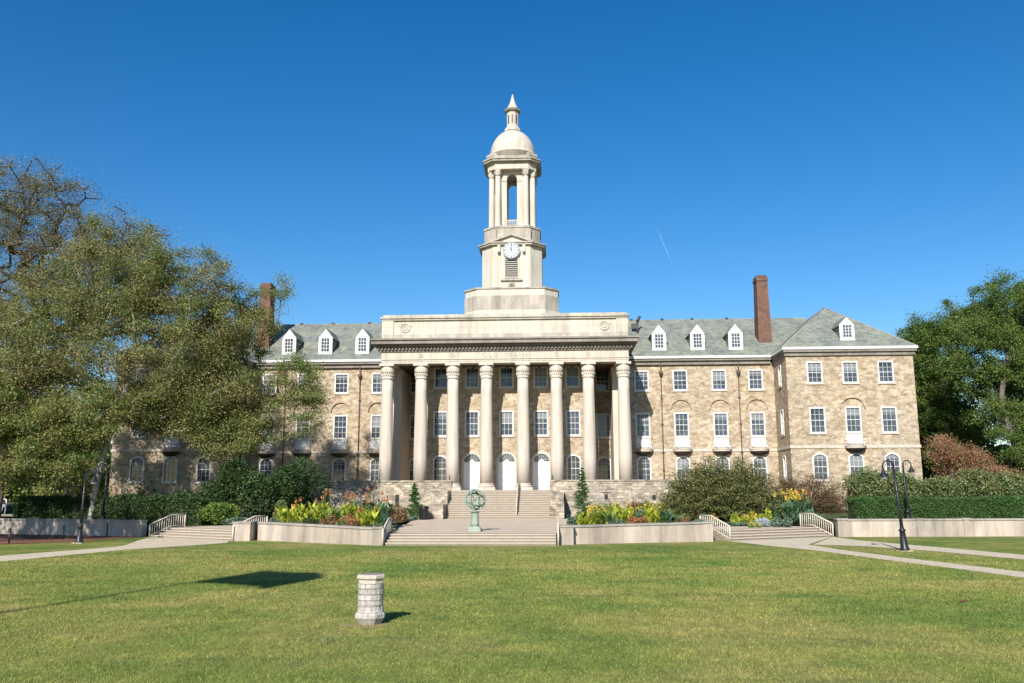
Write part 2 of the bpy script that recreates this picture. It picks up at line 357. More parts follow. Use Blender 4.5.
# ------------------------------------------------------------------ the main building
HB=empty('hall_building',(0,83,0),'long pale stone hall with columned portico, clock tower and green slate roofs','building')
def wall_pts(holes,u0,u1,z0,z1):
    """cells around rect holes; holes: (uc, zb, w, h, rise)"""
    us=sorted({round(x,4) for h in holes for x in (h[0]-h[2]/2,h[0]+h[2]/2)}|{u0,u1}); zs=sorted({round(x,4) for h in holes for x in (h[1],h[1]+h[3])}|{z0,z1})
    cells=[]
    for a,b in zip(us,us[1:]):
        for c,d in zip(zs,zs[1:]):
            mu,mz=(a+b)/2,(c+d)/2
            if any(abs(mu-h[0])<h[2]/2 and h[1]<mz<h[1]+h[3] for h in holes): continue
            cells.append([(a,c),(b,c),(b,d),(a,d)])
    for h in holes:
        if h[4]>0:
            arc=arch_outline(h[2],h[3],h[4])[2:]   # from right spring to left spring, relative
            pts=[(h[0]+p[0],h[1]+p[1]) for p in arc]; k=len(pts)//2
            cells.append([pts[0]]+[(h[0]+h[2]/2,h[1]+h[3])]+[(pts[k][0],h[1]+h[3])]+pts[k:0:-1] if False else [(h[0]+h[2]/2,h[1]+h[3]),(pts[k][0],h[1]+h[3]+1e-4)]+pts[k:0:-1]+[pts[0]])
            cells.append([(pts[k][0],h[1]+h[3]+1e-4),(h[0]-h[2]/2,h[1]+h[3])]+pts[:k-1:-1])
    return cells
def arch_outline(w,h,rise,n=12):
    """outline from bottom-left, bottom-right, then right spring ... left spring"""
    if rise<=0: return [(-w/2,0),(w/2,0),(w/2,h),(-w/2,h)]
    rr=(w*w/4+rise*rise)/(2*rise); cz=h-rr; a=math.asin(min(1,w/2/rr))
    return [(-w/2,0),(w/2,0)]+[(rr*math.sin(a-2*a*i/n),cz+rr*math.cos(a-2*a*i/n)) for i in range(n+1)]
def add_wall(m,holes,u0,u1,z0,z1,fn):
    for c in wall_pts(holes,u0,u1,z0,z1):
        m.add([fn(u,z) for u,z in c],[tuple(range(len(c)))])
WCACHE={}; WR=random.Random(21)
def vary(key):
    return key[:5]+(WR.choice([key[5],key[5],0,.18,.32,.5]),)+key[6:]
def window(key,parent,loc,rotz=0):
    """key: (w,h,rise,cols,rows,blind,panel)"""
    key=vary(key)
    if key in WCACHE:
        o=copy_tree(WCACHE[key]); o.parent=parent
    else:
        wd,h,rise,nc,nr,blind,panel=key
        m=MB(); t=.13
        out=arch_outline(wd,h,rise); inn=[(p[0]*(wd-2*t)/wd, t*.9+p[1]*(h-2*t)/h) for p in out]
        m.ring(out,inn,-.06,.13); 
        o=m.build('window',M['white'],parent,org=(0,0,0))
        iw,ih=wd-2*t,h-2*t
        def top(x):
            if rise<=0: return t*.9+ih
            r2=rise*.9; rr=(iw*iw/4+r2*r2)/(2*r2); return t*.9+ih-rr+math.sqrt(max(0,rr*rr-x*x))
        m=MB()
        for i in range(1,nc):
            x=-iw/2+iw*i/nc; m.box(x-.014,x+.014,.045,.075,t*.9,top(x)-.01)
        for j in range(1,nr):
            z=t*.9+ih*j/nr; b=.028 if j*2==nr or (nr%2 and j==nr//2) else .013
            m.box(-iw/2+.002,iw/2-.002,.04 if b>.02 else .047,.078,z-b,z+b)
        s=m.build('sash',M['white'],o)
        m=MB(); m.plate([(p[0]*.998,p[1]) for p in inn],.09,.12); m.build('glass',M['glass'],o)
        if blind>0:
            zz=t*.9+ih*(1-blind); bl=[(x,z) for x,z in arch_outline(iw-.01,ih*blind-.01,rise*.9)]
            m=MB(); m.plate([(x,z+zz) for x,z in bl],.081,.0885); m.build('blind',M['blind'],o)
        m=MB(); m.box(-wd/2-.08,wd/2+.08,-.11,.13,-.13,-.003); m.build('sill',M['limep'],o)
        if panel>0:
            m=MB(); m.box(-wd/2,wd/2,-.055,.02,-.13-panel,-.133); m.box(-wd/2+.15,wd/2-.15,-.075,-.057,-panel-.03,-.25); m.build('apron_panel',M['white'],o)
        WCACHE[key]=o
    o.location=Vector(loc)-wloc(parent); o.rotation_euler=(0,0,rotz); return o
YW,YP,YF=91.18,86.30,86.13     # wing wall, portico wall, pavilion front
ZT=16.35
ZF=3.24                         # portico floor
W3=lambda b:(1.5,2.14,0,3,4,b,0)
W2=lambda b:(1.5,2.5,0,3,4,b,.92)
W2n=lambda b:(1.5,2.5,0,3,4,b,0)
W1=lambda b:(1.46,2.6,.38,3,4,b,0)
WP2=lambda b:(1.42,2.5,0,3,4,b,0)
rnd=random.Random(5)
WX=[13.82,17.8,21.8,25.55]; XE=9.75; PB=8.15
# wing walls
for s in (-1,1):
    holes=[]
    for x in WX:
        holes+= [(s*x,13.46,1.4,2.04,0),(s*x,8.66,1.4,2.4,0),(s*x,4.12,1.36,2.52,.34)]
    holes+=[(s*XE,13.46,1.36,2.0,0),(s*XE,8.62,1.36,2.4,0),(s*XE,4.1,1.36,2.52,.34)]
    m=MB(); lo,hi=(PB,27.43) if s>0 else (-27.43,-PB)
    add_wall(m,holes,lo,hi,1.5,ZT,lambda u,z:(u,YW,z))
    m.build('wing_wall',M['field'],HB)
    window((1.46,2.1,0,3,4,0,0),HB,(s*XE,YW,13.41)); window((1.46,2.5,0,3,4,0,0),HB,(s*XE,YW,8.57)); window(W1(0),HB,(s*XE,YW,4.06))
    for i,x in enumerate(WX):
        b3={(1,2):.45,(1,3):.5,(1,1):0,(1,0):0}.get((s,i),0)
        window(W3(b3),HB,(s*x,YW,13.42)); window(W2(0 if i%2 else .3),HB,(s*x,YW,8.62)); window(W1(.55 if (s>0 and i in(1,3)) else 0),HB,(s*x,YW,4.08))
# pavilions
PXc=33.54; PX0,PX1=27.43,39.65
for s in (-1,1):
    m=MB(); holes=[]
    for k in (-1,0,1):
        u=s*PXc+k*3.4; holes+=[(u,13.46,1.4,2.04,0),(u,8.62,1.4,2.44,0),(u,4.12,1.36,2.52,.34)]
    lo,hi=min(s*PX0,s*PX1),max(s*PX0,s*PX1)
    add_wall(m,holes,lo,hi,1.2,ZT,lambda u,z:(u,YF,z))
    yr=88.62
    rh=[(yr,13.5,.9,2.0,0),(yr,8.66,.9,2.4,0),(yr,4.16,.9,2.4,.2)]
    xr=s*PX0
    add_wall(m,rh,YF,YW,1.2,ZT,lambda u,z:(xr,u,z))
    m.add([(s*PX1,YF,1.2),(s*PX1,106,1.2),(s*PX1,106,ZT),(s*PX1,YF,ZT)],[(0,1,2,3)])
    m.build('pavilion_wall',M['field'],HB)
    for k in (-1,0,1):
        u=s*PXc+k*3.4
        window(W3(.42),HB,(u,YF,13.42)); window(W2(0) if k==0 else W2n(0),HB,(u,YF,8.62 if k==0 else 8.58)); window(W1((.6 if k==-1 else .3) if s>0 else 0),HB,(u,YF,4.08))
    ro=R(-90) if s>0 else R(90)
    window((1.0,2.1,0,2,4,0,0),HB,(xr,yr,13.45),ro); window((1.0,2.5,0,2,4,0,0),HB,(xr,yr,8.61),ro); window((1.0,2.5,.25,2,4,0,0),HB,(xr,yr,4.11),ro)
# belt courses
for s in (-1,1):
    m=MB(); a,b=sorted((s*11.8,s*(PX0-.003))); m.box(a,b,YW-.07,YW+.05,7.12,7.36); m.build('belt_course',M['limep'],HB)
    m=MB(); a,b=sorted((s*(PX0-.07),s*(PX1+.07))); m.box(a,b,YF-.075,YF+.05,7.14,7.42); a,b=sorted((s*(PX0-.07),s*(PX0+.05))); m.box(a,b,YF+.053,YW-.073,7.14,7.42); m.build('belt_course',M['limep'],HB)
# eaves: soffit, cornice, gutter
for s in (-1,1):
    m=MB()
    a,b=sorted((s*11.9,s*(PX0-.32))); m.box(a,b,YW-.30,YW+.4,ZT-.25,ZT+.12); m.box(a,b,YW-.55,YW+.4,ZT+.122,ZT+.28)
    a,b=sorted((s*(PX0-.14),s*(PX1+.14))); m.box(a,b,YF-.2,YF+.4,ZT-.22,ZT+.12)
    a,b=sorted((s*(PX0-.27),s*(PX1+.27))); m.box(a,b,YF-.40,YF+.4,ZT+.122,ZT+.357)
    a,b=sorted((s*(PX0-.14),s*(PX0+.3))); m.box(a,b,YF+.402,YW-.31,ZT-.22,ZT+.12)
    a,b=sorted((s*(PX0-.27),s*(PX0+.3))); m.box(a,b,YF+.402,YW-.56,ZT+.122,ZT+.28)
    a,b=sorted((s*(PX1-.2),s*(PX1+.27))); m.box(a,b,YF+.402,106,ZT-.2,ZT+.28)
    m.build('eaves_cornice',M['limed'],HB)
    m=MB()
    a,b=sorted((s*11.95,s*(PX0-.38))); m.box(a,b,YW-.68,YW+.1,ZT+.36,ZT+.60)
    a,b=sorted((s*(PX0-.38),s*(PX1+.38))); m.box(a,b,YF-.5,YF+.1,ZT+.36,ZT+.60)
    a,b=sorted((s*(PX0-.38),s*(PX0+.1))); m.box(a,b,YF+.103,YW-.683,ZT+.36,ZT+.60)
    a,b=sorted((s*(PX1-.1),s*(PX1+.38))); m.box(a,b,YF+.103,106,ZT+.36,ZT+.60)
    m.build('gutter',M['white'],HB)
# roofs
ZE=ZT+.60; ZR=22.43; YR=99.1
def rz(y): return ZE+(y-(YW-.6))*(ZR-ZE)/(YR-(YW-.6))
m=MB(); m.add([(-33.5,YW-.6,ZE),(33.5,YW-.6,ZE),(33.5,YR,ZR),(-33.5,YR,ZR),(33.5,107.6,ZE),(-33.5,107.6,ZE)],[(0,1,2,3),(3,2,4,5)])
m.build('main_roof',M['slate'],HB)
for s in (-1,1):
    m=MB(); e=.36; ax,ay,az=s*33.54,93.0,22.35
    P=[(s*(PX0-e),YF-e,ZE+.01),(s*(PX1+e),YF-e,ZE+.01),(s*(PX1+e),YF-e+26,ZE+.01),(s*(PX0-e),YF-e+26,ZE+.01),(ax,ay,az),(ax,106.5,az)]
    F=[(0,1,4),(1,2,5,4),(2,3,5),(3,0,4,5)]
    m.add(P,F); 
    m.build('pavilion_roof',M['slate'],HB)
    # ridge and hip caps
    m=MB(); m.tube([P[0],(ax,ay,az)],.07,6); m.tube([P[1],(ax,ay,az)],.07,6); m.build('hip_cap',M['copingg'],HB)
m=MB(); m.box(-33,33,YR-.1,YR+.1,ZR-.06,ZR+.07); m.build('ridge_cap',M['slate'],HB)
for x in (-24.7,-21.0,-16.7,13.6,17.1,20.5,24.4):
    m=MB(); m.box(x-.16,x+.16,YR-.2,YR+.1,ZR+.05,ZR+.2); m.build('ridge_vent',M['dkgrey'],HB,org=(x,YR,ZR))
m=MB(); m.tube([(14.0,96.0,20.2),(14.0,96.0,21.7)],.13,8); m.tube([(14.0,96.0,21.7),(14.3,96,22.3)],.16,8);m.box(13.35,14.1,95.9,96.3,20.9,21.5); m.build('roof_vent',M['dkgrey'],HB,org=(14,96,20.5))
# dormers
def dormer(xc,yf,zb,w=1.5,hw=1.85,hg=.95,zfun=rz,slope=.66,side=0):
    m=MB(); zt=zb+hw; L=3.6
    m.plate([(xc-w/2,zb),(xc+w/2,zb),(xc+w/2,zt),(xc,zt+hg),(xc-w/2,zt)],yf-.05,yf)
    o=m.build('dormer',M['white'],HB,org=(xc,yf,zb))
    m=MB()
    for sx in (-1,1):
        x=xc+sx*(w/2-.03)
        m.add([(x,yf+.003,zb-.4),(x,yf+L,zb-.4),(x,yf+L,zt),(x,yf+.003,zt)],[(0,1,2,3)])
    m.build('dormer_cheek',M['slate'],o)
    m=MB()
    for sx in (-1,1):
        a=Vector((xc+sx*(w/2+.12),0,zt-.12)); b=Vector((xc,0,zt+hg+.04)); 
        m.prism([(a.x,yf-.03),(b.x,yf-.03),(b.x,yf+4.6),(a.x,yf+4.6)],[a.z,b.z,b.z,a.z],[a.z+.07,b.z+.07,b.z+.07,a.z+.07])
    m.build('dormer_roof',M['slate'],o)
    m=MB(); iw,ih=w*.56,hw*.78; zz=zb+.32
    m.plate([(xc-iw/2,zz),(xc+iw/2,zz),(xc+iw/2,zz+ih),(xc-iw/2,zz+ih)],yf-.075,yf-.053); m.build('glass',M['glass'],o)
    m=MB()
    for i in range(1,3): x=xc-iw/2+iw*i/3; m.box(x-.025,x+.025,yf-.10,yf-.077,zz,zz+ih)
    for j in range(1,4): z=zz+ih*j/4; m.box(xc-iw/2,xc+iw/2,yf-.095,yf-.078,z-.025,z+.025)
    m.ring([(xc-iw/2-.1,zz-.1),(xc+iw/2+.1,zz-.1),(xc+iw/2+.1,zz+ih+.1),(xc-iw/2-.1,zz+ih+.1)],[(xc-iw/2,zz),(xc+iw/2,zz),(xc+iw/2,zz+ih),(xc-iw/2,zz+ih)],yf-.11,yf-.052)
    m.build('sash',M['white'],o)
for s in (-1,1):
    for x in (15.85,19.87,23.85): dormer(s*x,91.9,17.72)
    dormer(s*33.75,86.85,17.75,1.45,1.55,.80)
# chimneys
for s in (-1,1):
    m=MB(); x=s*27.3; 
    m.prism([(x-.74,93.3),(x+.74,93.3),(x+.74,95.2),(x-.74,95.2)],17.6,25.55,[(x-.58,93.5),(x+.58,93.5),(x+.58,95.0),(x-.58,95.0)])
    m.box(x-.66,x+.66,93.42,95.1,25.553,25.8); m.box(x-.6,x+.6,93.5,95.02,25.803,26.1)
    o=m.build('chimney',M['brick'],HB); m=MB(); m.box(x-.5,x+.5,93.7,94.8,26.103,26.22); m.build('flue_cap',M['dkgrey'],o)
# downspouts
for x in (-23.8,-15.82,15.82,23.8):
    m=MB(); m.tube([(x,YW-.13,15.4),(x,YW-.13,3.3)],.055,6); m.lathe([(.07,0),(.2,.3),(.22,.55)],8,(x,YW-.2,14.85)); m.tube([(x,YW-.2,15.3),(x,YW-.35,16.3)],.05,6)
    for z in (12.6,9.9,7.0,5.2): m.box(x-.12,x+.12,YW-.2,YW-.003,z,z+.09)
    m.build('downspout',M['pipe'],HB,org=(x,YW,4))
# arches above second floor windows and balconies below
def arch_relief(xc,yw,z0,r=1.0):
    m=MB(); n=16; o=[];i_=[]
    for k in range(n+1):
        a=PI*k/n; o.append((xc+(r+.10)*math.cos(a),z0+(r+.10)*.92*math.sin(a))); i_.append((xc+r*math.cos(a),z0+r*.92*math.sin(a)))
    for k in range(n):
        q=[o[k],o[k+1],i_[k+1],i_[k]]; m.plate([(p[0],p[1]) for p in q[::-1]],yw-.17,yw+.02)
    m.build('relieving_arch',M['field'],HB,org=(xc,yw,z0))
def balcony(xc,yw):
    z=7.12; m=MB()
    # bowl: half lathe corbel
    m.lathe([(.10,-.45),(.45,-.36),(.78,-.18),(.95,0),(.97,.14),(.001,.14)],20,(xc,yw,z),True,PI,2*PI)
    o=m.build('balcony',M['limep'],HB,org=(xc,yw,z))
    m=MB()
    for k in range(15):
        a=PI+PI*(k+.5)/15; x,y=xc+.9*math.cos(a),yw+.62*math.sin(a)*1.35
        m.tube([(x,y,z+.14),(x,y,z+.72)],.025,5)
    pts=[(xc+.9*math.cos(PI+PI*k/18),yw-.02+.84*math.sin(PI+PI*k/18),z+.74) for k in range(19)]
    m.tube(pts,.045,6); m.build('balustrade',M['white'],o)
    m=MB(); m.lathe([(.99,.142),(1.03,.17),(1.03,.24),(.9,.24)],20,(xc,yw,z),True,PI,2*PI); m.build('lip',M['limep'],o)
    m=MB(); m.lathe([(.12,-.46),(.5,-.35),(.80,-.18),(.965,-.005)],20,(xc,yw-.014,z-.02),True,PI,2*PI); m.build('underside',M['undershade'],o)  # dark shell paints the shade beneath the bowl
for s in (-1,1):
    for x in WX: arch_relief(s*x,YW,11.5); balcony(s*x,YW)
    arch_relief(s*PXc,YF,10.95,1.12); balcony(s*PXc,YF)
# ---- portico
PW=PB
holes=[]; px3=[-6.55,-3.42,0,3.40,6.55]
for x in px3:
    holes+=[(x,13.33,1.32,1.98,0),(x,8.55,1.32,2.42,0)]
    if abs(x)>5: holes.append((x,4.02,1.32,2.62,.34))
    else: holes.append((x,ZF,1.78,3.62,.88))
m=MB(); add_wall(m,holes,-PW,PW,ZF-.5,15.6,lambda u,z:(u,YP,z))
for s in (-1,1): m.add([(s*PW,YP,1),(s*PW,YW,1),(s*PW,YW,15.6),(s*PW,YP,15.6)],[(0,1,2,3)])
m.build('portico_wall',M['field'],HB)
for i,x in enumerate(px3):
    window((1.42,2.1,0,2,2,0,0) if i%2==0 else (1.42,2.1,0,3,4,0,0),HB,(x,YP,13.28)); window(WP2(0),HB,(x,YP,8.50))
    if abs(x)>5: window((1.42,2.7,.38,3,4,0,0),HB,(x,YP,3.98))
    else:
        m=MB(); out=arch_outline(2.06,3.76,1.02,16); inn=arch_outline(1.62,3.54,.80,16)
        m.ring([(x+a,ZF+b) for a,b in out],[(x+a,ZF+b) for a,b in inn],YP-.07,YP+.14); d=m.build('entrance_door',M['limep'],HB,org=(x,YP,ZF))
        m=MB(); m.box(x-.80,x+.80,YP+.05,YP+.10,ZF+.002,ZF+2.66); m.box(x-.012,x+.012,YP+.035,YP+.048,ZF+.01,ZF+2.6)
        for sx in (-1,1):
            for (a,b) in ((.2,.95),(1.1,1.85),(2.0,2.5)): m.box(x+sx*.42-.25,x+sx*.42+.25,YP+.036,YP+.048,ZF+a,ZF+b)
        m.build('door_leaf',M['whited'],d)
        m=MB(); m.box(x-.81,x+.81,YP-.0,YP+.11,ZF+2.662,ZF+2.76); 
        m.build('transom_bar',M['white'],d)
        m=MB(); m.plate([(x+.79*math.cos(PI*k/16),ZF+2.765+.75*math.sin(PI*k/16)) for k in range(17)],YP+.09,YP+.11); m.build('fanlight',M['glass'],d)
        m=MB()
        for k in range(1,8):
            a=PI*k/8; p=Vector((x+.2*math.cos(a),0,ZF+2.77+.2*math.sin(a))); q=Vector((x+.77*math.cos(a),0,ZF+2.77+.73*math.sin(a))); m.tube([(p.x,YP+.075,p.z),(q.x,YP+.075,q.z)],.022,4)
        m.plate([(x+.22*math.cos(PI*k/10),ZF+2.765+.22*math.sin(PI*k/10)) for k in range(11)],YP+.06,YP+.085)
        m.build('fanlight_bars',M['white'],d)
        m=MB(); m.lathe([(.001,-.03),(.03,0),(.001,.03)],8,(x+.09,YP+.01,ZF+1.1)); m.build('handle',M['dkgrey'],d)
# pilasters against the wall at both ends
for s in (-1,1):
    m=MB(); a,b=sorted((s*10.45,s*11.7)); m.box(a,b,86.0,YW-.003,ZF+.5,14.7); m.box(a-.08,b+.08,85.92,YW-.003,ZF-.6,ZF+.497); m.box(a-.08,b+.08,85.92,YW-.003,14.703,15.2); m.build('pilaster',M['limep'],HB)
# columns
proto=None
ZC0,ZC1=ZF,15.22
for x in (-11.3,-8.02,-4.95,-1.73,1.76,4.95,8.0,11.33):
    if proto is None:
        prof=[(.63,ZC0+.62),(.62,ZC0+3)]+[(.62-.10*((k/6)**1.4),ZC0+3+(13.75-ZC0-3)*k/6) for k in range(1,7)]
        m=MB(); m.lathe(prof,40,(x,83,0)); proto=m.build('column',M['limep'],HB,org=(x,83,0))
        m=MB(); m.lathe([(.53,13.75),(.60,13.78),(.60,13.88),(.55,13.92),(.565,14.1),(.64,14.45),(.66,14.7),(.60,14.95)],32,(x,83,0))
        m.box(x-.70,x+.70,82.30,83.70,15.0,15.215); m.lathe([(.6,14.952),(.70,14.998)],32,(x,83,0))
        for k in range(20):
            a=2*PI*k/20; m.lathe([(.001,0),(.06,.12),(.075,.3),(.001,.42)],5,(x+.585*math.cos(a),83+.585*math.sin(a),13.98))
        m.build('capital',M['limep'],proto)
        m=MB()
        for k in range(20):
            a=2*PI*(k+.5)/20; m.box(x+.628*math.cos(a)-.045,x+.628*math.cos(a)+.045,83+.628*math.sin(a)-.045,83+.628*math.sin(a)+.045,14.33,14.42)
        m.build('capital_carving',M['dkgrey'],proto)
        m=MB(); m.box(x-.88,x+.88,82.12,83.88,ZC0,ZC0+.26); m.lathe([(.80,ZC0+.262),(.84,ZC0+.34),(.80,ZC0+.43),(.71,ZC0+.46),(.70,ZC0+.52),(.74,ZC0+.56),(.70,ZC0+.62)],40,(x,83,0)); m.build('base',M['limep'],proto)
        c=proto
    else:
        c=copy_tree(proto); c.parent=HB; c.location=Vector((x,83,0))-wloc(HB)
# entablature
def frame3(m,xo,yf,z0,z1,th=1.2,yb=YW):
    m.box(-xo,xo,yf,yf+th,z0,z1); 
    for s in (-1,1):
        a,b=sorted((s*xo,s*(xo-th))); m.box(a,b,yf+th+.002,yb,z0,z1)
m=MB(); frame3(m,11.80,82.42,15.22,15.40); frame3(m,11.84,82.38,15.402,15.58); frame3(m,11.92,82.30,15.582,15.66,1.3); m.build('architrave',M['limep'],HB)
m=MB(); frame3(m,11.82,82.40,15.662,16.34); m.build('frieze',M['lime'],HB)
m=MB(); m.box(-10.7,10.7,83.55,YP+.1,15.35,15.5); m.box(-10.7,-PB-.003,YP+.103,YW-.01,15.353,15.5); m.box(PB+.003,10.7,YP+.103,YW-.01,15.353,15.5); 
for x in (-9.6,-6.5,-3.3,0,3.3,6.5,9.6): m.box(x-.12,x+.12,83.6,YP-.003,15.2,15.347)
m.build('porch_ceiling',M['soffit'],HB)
m=MB(); frame3(m,11.95,82.27,16.342,16.46,1.4); frame3(m,12.0,82.2,16.462,17.0,1.5)
x=-12.15
while x<12.2: m.box(x,x+.17,82.02,82.198,16.52,16.80); x+=.34
for s in (-1,1):
    y=82.25
    while y<91: a,b=sorted((s*12.002,s*12.18)); m.box(a,b,y,y+.17,16.52,16.80); y+=.34
frame3(m,12.16,81.98,16.83,16.97,1.6)
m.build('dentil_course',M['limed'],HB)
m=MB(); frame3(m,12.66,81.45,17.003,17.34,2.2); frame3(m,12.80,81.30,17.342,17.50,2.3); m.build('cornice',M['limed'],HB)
m=MB(); m.box(-11.85,11.85,82.45,97,17.503,18.07); m.build('blocking_course',M['limeg'],HB)
m=MB(); m.box(-11.70,11.70,82.6,97,18.073,19.44)
for s in (-1,1): a,b=sorted((s*10.72,s*11.84)); m.box(a,b,82.46,82.597,18.073,19.44); a,b=sorted((s*11.703,s*11.84)); m.box(a,b,82.6,84,18.073,19.44)
m.build('attic_wall',M['lime'],HB)
m=MB(); m.box(-11.9,11.9,82.4,97.1,19.443,19.62); m.box(-12.0,12.0,82.28,97.2,19.622,19.78); m.box(-11.75,11.75,82.5,97,19.782,20.0); m.build('attic_coping',M['limeg'],HB)
# carved wreaths and frieze roundels, lettering
def torus(m,c,r,rt,n=24,axis='y'):
    pts=[(c[0]+r*math.cos(2*PI*k/n),c[1],c[2]+r*math.sin(2*PI*k/n)) for k in range(n+1)]; m.tube(pts,rt,6)
for s in (-1,1):
    m=MB(); c=(s*9.6,82.57,18.74); torus(m,c,.42,.07); torus(m,c,.2,.04); m.box(c[0]-.62,c[0]-.4,82.54,82.598,18.9,19.15); m.box(c[0]+.4,c[0]+.62,82.54,82.598,18.9,19.15)
    m.build('carved_wreath',M['lime'],HB,org=c)
for x in (-8.0,-4.95,4.95,8.0):
    m=MB(); c=(x,82.39,16.0); torus(m,c,.20,.045,16); torus(m,c,.08,.04,10); m.build('carved_wreath',M['lime'],HB,org=c)
tc=bpy.data.curves.new('t','FONT'); tc.body='OLD  MAIN'; tc.size=.62; tc.extrude=.02; tc.align_x='CENTER'; tc.space_character=1.45; tc.space_word=1.1
to=bpy.data.objects.new('t',tc); col.objects.link(to); bpy.context.view_layer.update()
me=bpy.data.meshes.new_from_object(to.evaluated_get(bpy.context.evaluated_depsgraph_get())); bpy.data.objects.remove(to)
me.materials.clear(); me.materials.append(M['cut'])
lt=bpy.data.objects.new('lettering',me); col.objects.link(lt); lt.parent=HB; lt.location=Vector((.05,82.385,15.78))-wloc(HB); lt.rotation_euler=(PI/2,0,0)
# ---- tower
YA=100.0
def oct_(a,b,cy=YA,cx=0): return [(cx-b,cy-a),(cx+b,cy-a),(cx+a,cy-b),(cx+a,cy+b),(cx+b,cy+a),(cx-b,cy+a),(cx-a,cy+b),(cx-a,cy-b)]
m=MB(); m.prism(oct_(5.3,3.8),17,23.0); m.prism(oct_(5.22,3.74),24.62,25.38); m.build('tower_base',M['towers'],HB)
m=MB(); m.prism(oct_(5.31,3.81),23.003,24.617);  m.build('tower_base_course',M['towerg'],HB)
m=MB(); m.prism(oct_(5.34,3.83),25.383,25.55); m.build('tower_base_coping',M['towerg'],HB)
m=MB(); m.prism(oct_(3.45,2.15),25.553,30.75)
for (x0,x1) in ((-2.02,-1.6),(1.6,2.02)): m.box(x0,x1,YA-3.53,YA-3.452,25.56,30.7)
m.build('clock_stage',M['towers'],HB)
m=MB(); m.prism(oct_(3.55,2.2),30.753,30.9); m.prism(oct_(3.78,2.35),30.903,31.1); m.prism(oct_(3.9,2.42),31.102,31.24)
for sy in (-1,):
    yy=YA-3.92
    for s in (-1,1):
        m.prism([(0,yy),(s*2.45,yy),(s*2.45,yy+.7),(0,yy+.7)][::s],*( ([31.98,31.12,31.12,31.98],[32.22,31.36,31.36,32.22]) if s>0 else ([31.98,31.12,31.12,31.98],[32.22,31.36,31.36,32.22])))
m.build('clock_cornice',M['towerg'],HB)
m=MB(); m.plate([(-2.2,30.95),(2.2,30.95),(2.2,31.2),(0,32.02),(-2.2,31.2)],YA-3.60,YA-3.2)
m.box(-1.6,-1.25,YA-3.75,YA-3.45,30.0,30.95); m.box(1.25,1.6,YA-3.75,YA-3.45,30.0,30.95); m.build('clock_gable',M['towers'],HB)
m=MB(); m.box(-1.55,-1.3,YA-3.78,YA-3.752,29.88,30.1); m.box(1.3,1.55,YA-3.78,YA-3.752,29.88,30.1); m.build('bracket_foot',M['dkgrey'],HB)
# clock
cz=30.2; cy=YA-3.86
m=MB(); m.plate([(.98*math.cos(2*PI*k/40),cz+.98*math.sin(2*PI*k/40)) for k in range(40)],cy,YA-3.452); ck=m.build('clock',M['dial'],HB,org=(0,cy,cz))
m=MB()
for k in range(12):
    a=2*PI*k/12; c,s_=math.cos(a),math.sin(a)
    u=Vector((c,s_)); n_=Vector((-s_,c))
    for off in ((-.06,.0,.06) if k%3 else (-.08,-.027,.027,.08)):
        p=u*.66+n_*off; q=u*.86+n_*off; m.tube([(p.x,cy-.012,cz+p.y),(q.x,cy-.012,cz+q.y)],.013,4)
m.build('numerals',M['slategrey'],ck)
m=MB(); torus(m,(0,cy-.005,cz),.93,.03,40); torus(m,(0,cy-.005,cz),.56,.014,32); m.build('rim',M['limed'],ck)
m=MB(); m.tube([(0,cy-.03,cz-.1),(-.18,cy-.03,cz+.42)],.028,4); m.tube([(0,cy-.045,cz-.12),(.06,cy-.045,cz+.68)],.02,4); m.build('clock_hands',M['black'],ck)
# louvre
m=MB(); m.box(-.72,.72,YA-3.47,YA-3.452,27.12,29.3); lv=m.build('louvre',M['black'],HB,org=(0,YA-3.47,27.12))
m=MB()
for k in range(9): z=27.18+k*.245; m.box(-.70,.70,YA-3.56,YA-3.473,z,z+.1)
m.build('slats',M['louvre'],lv)
m=MB(); m.ring([(-.86,27.02),(.86,27.02),(.86,29.45),(-.86,29.45)],[(-.72,27.12),(.72,27.12),(.72,29.3),(-.72,29.3)],YA-3.55,YA-3.453); m.build('frame',M['limep'],lv)
m=MB(); m.box(-1.25,1.25,YA-3.72,YA-3.453,26.72,26.92); m.box(-.38,.38,YA-3.56,YA-3.453,26.1,26.55); m.build('ledge',M['limeg'],HB)
m=MB(); m.box(-.15,.15,YA-3.6,YA-3.563,26.15,26.35); m.build('carved_keystone',M['dkgrey'],HB)
m=MB(); m.prism(oct_(3.22,1.95),31.243,33.05)
for s in (-1,1):
    a,b=sorted((s*2.2,s*1.75)); m.box(a,b,YA-3.4,YA-3.0,31.3,32.9)
m.build('tower_attic',M['towerg'],HB)
m=MB(); m.prism(oct_(3.3,2.0),33.053,33.3); m.build('belfry_floor',M['towerg'],HB)
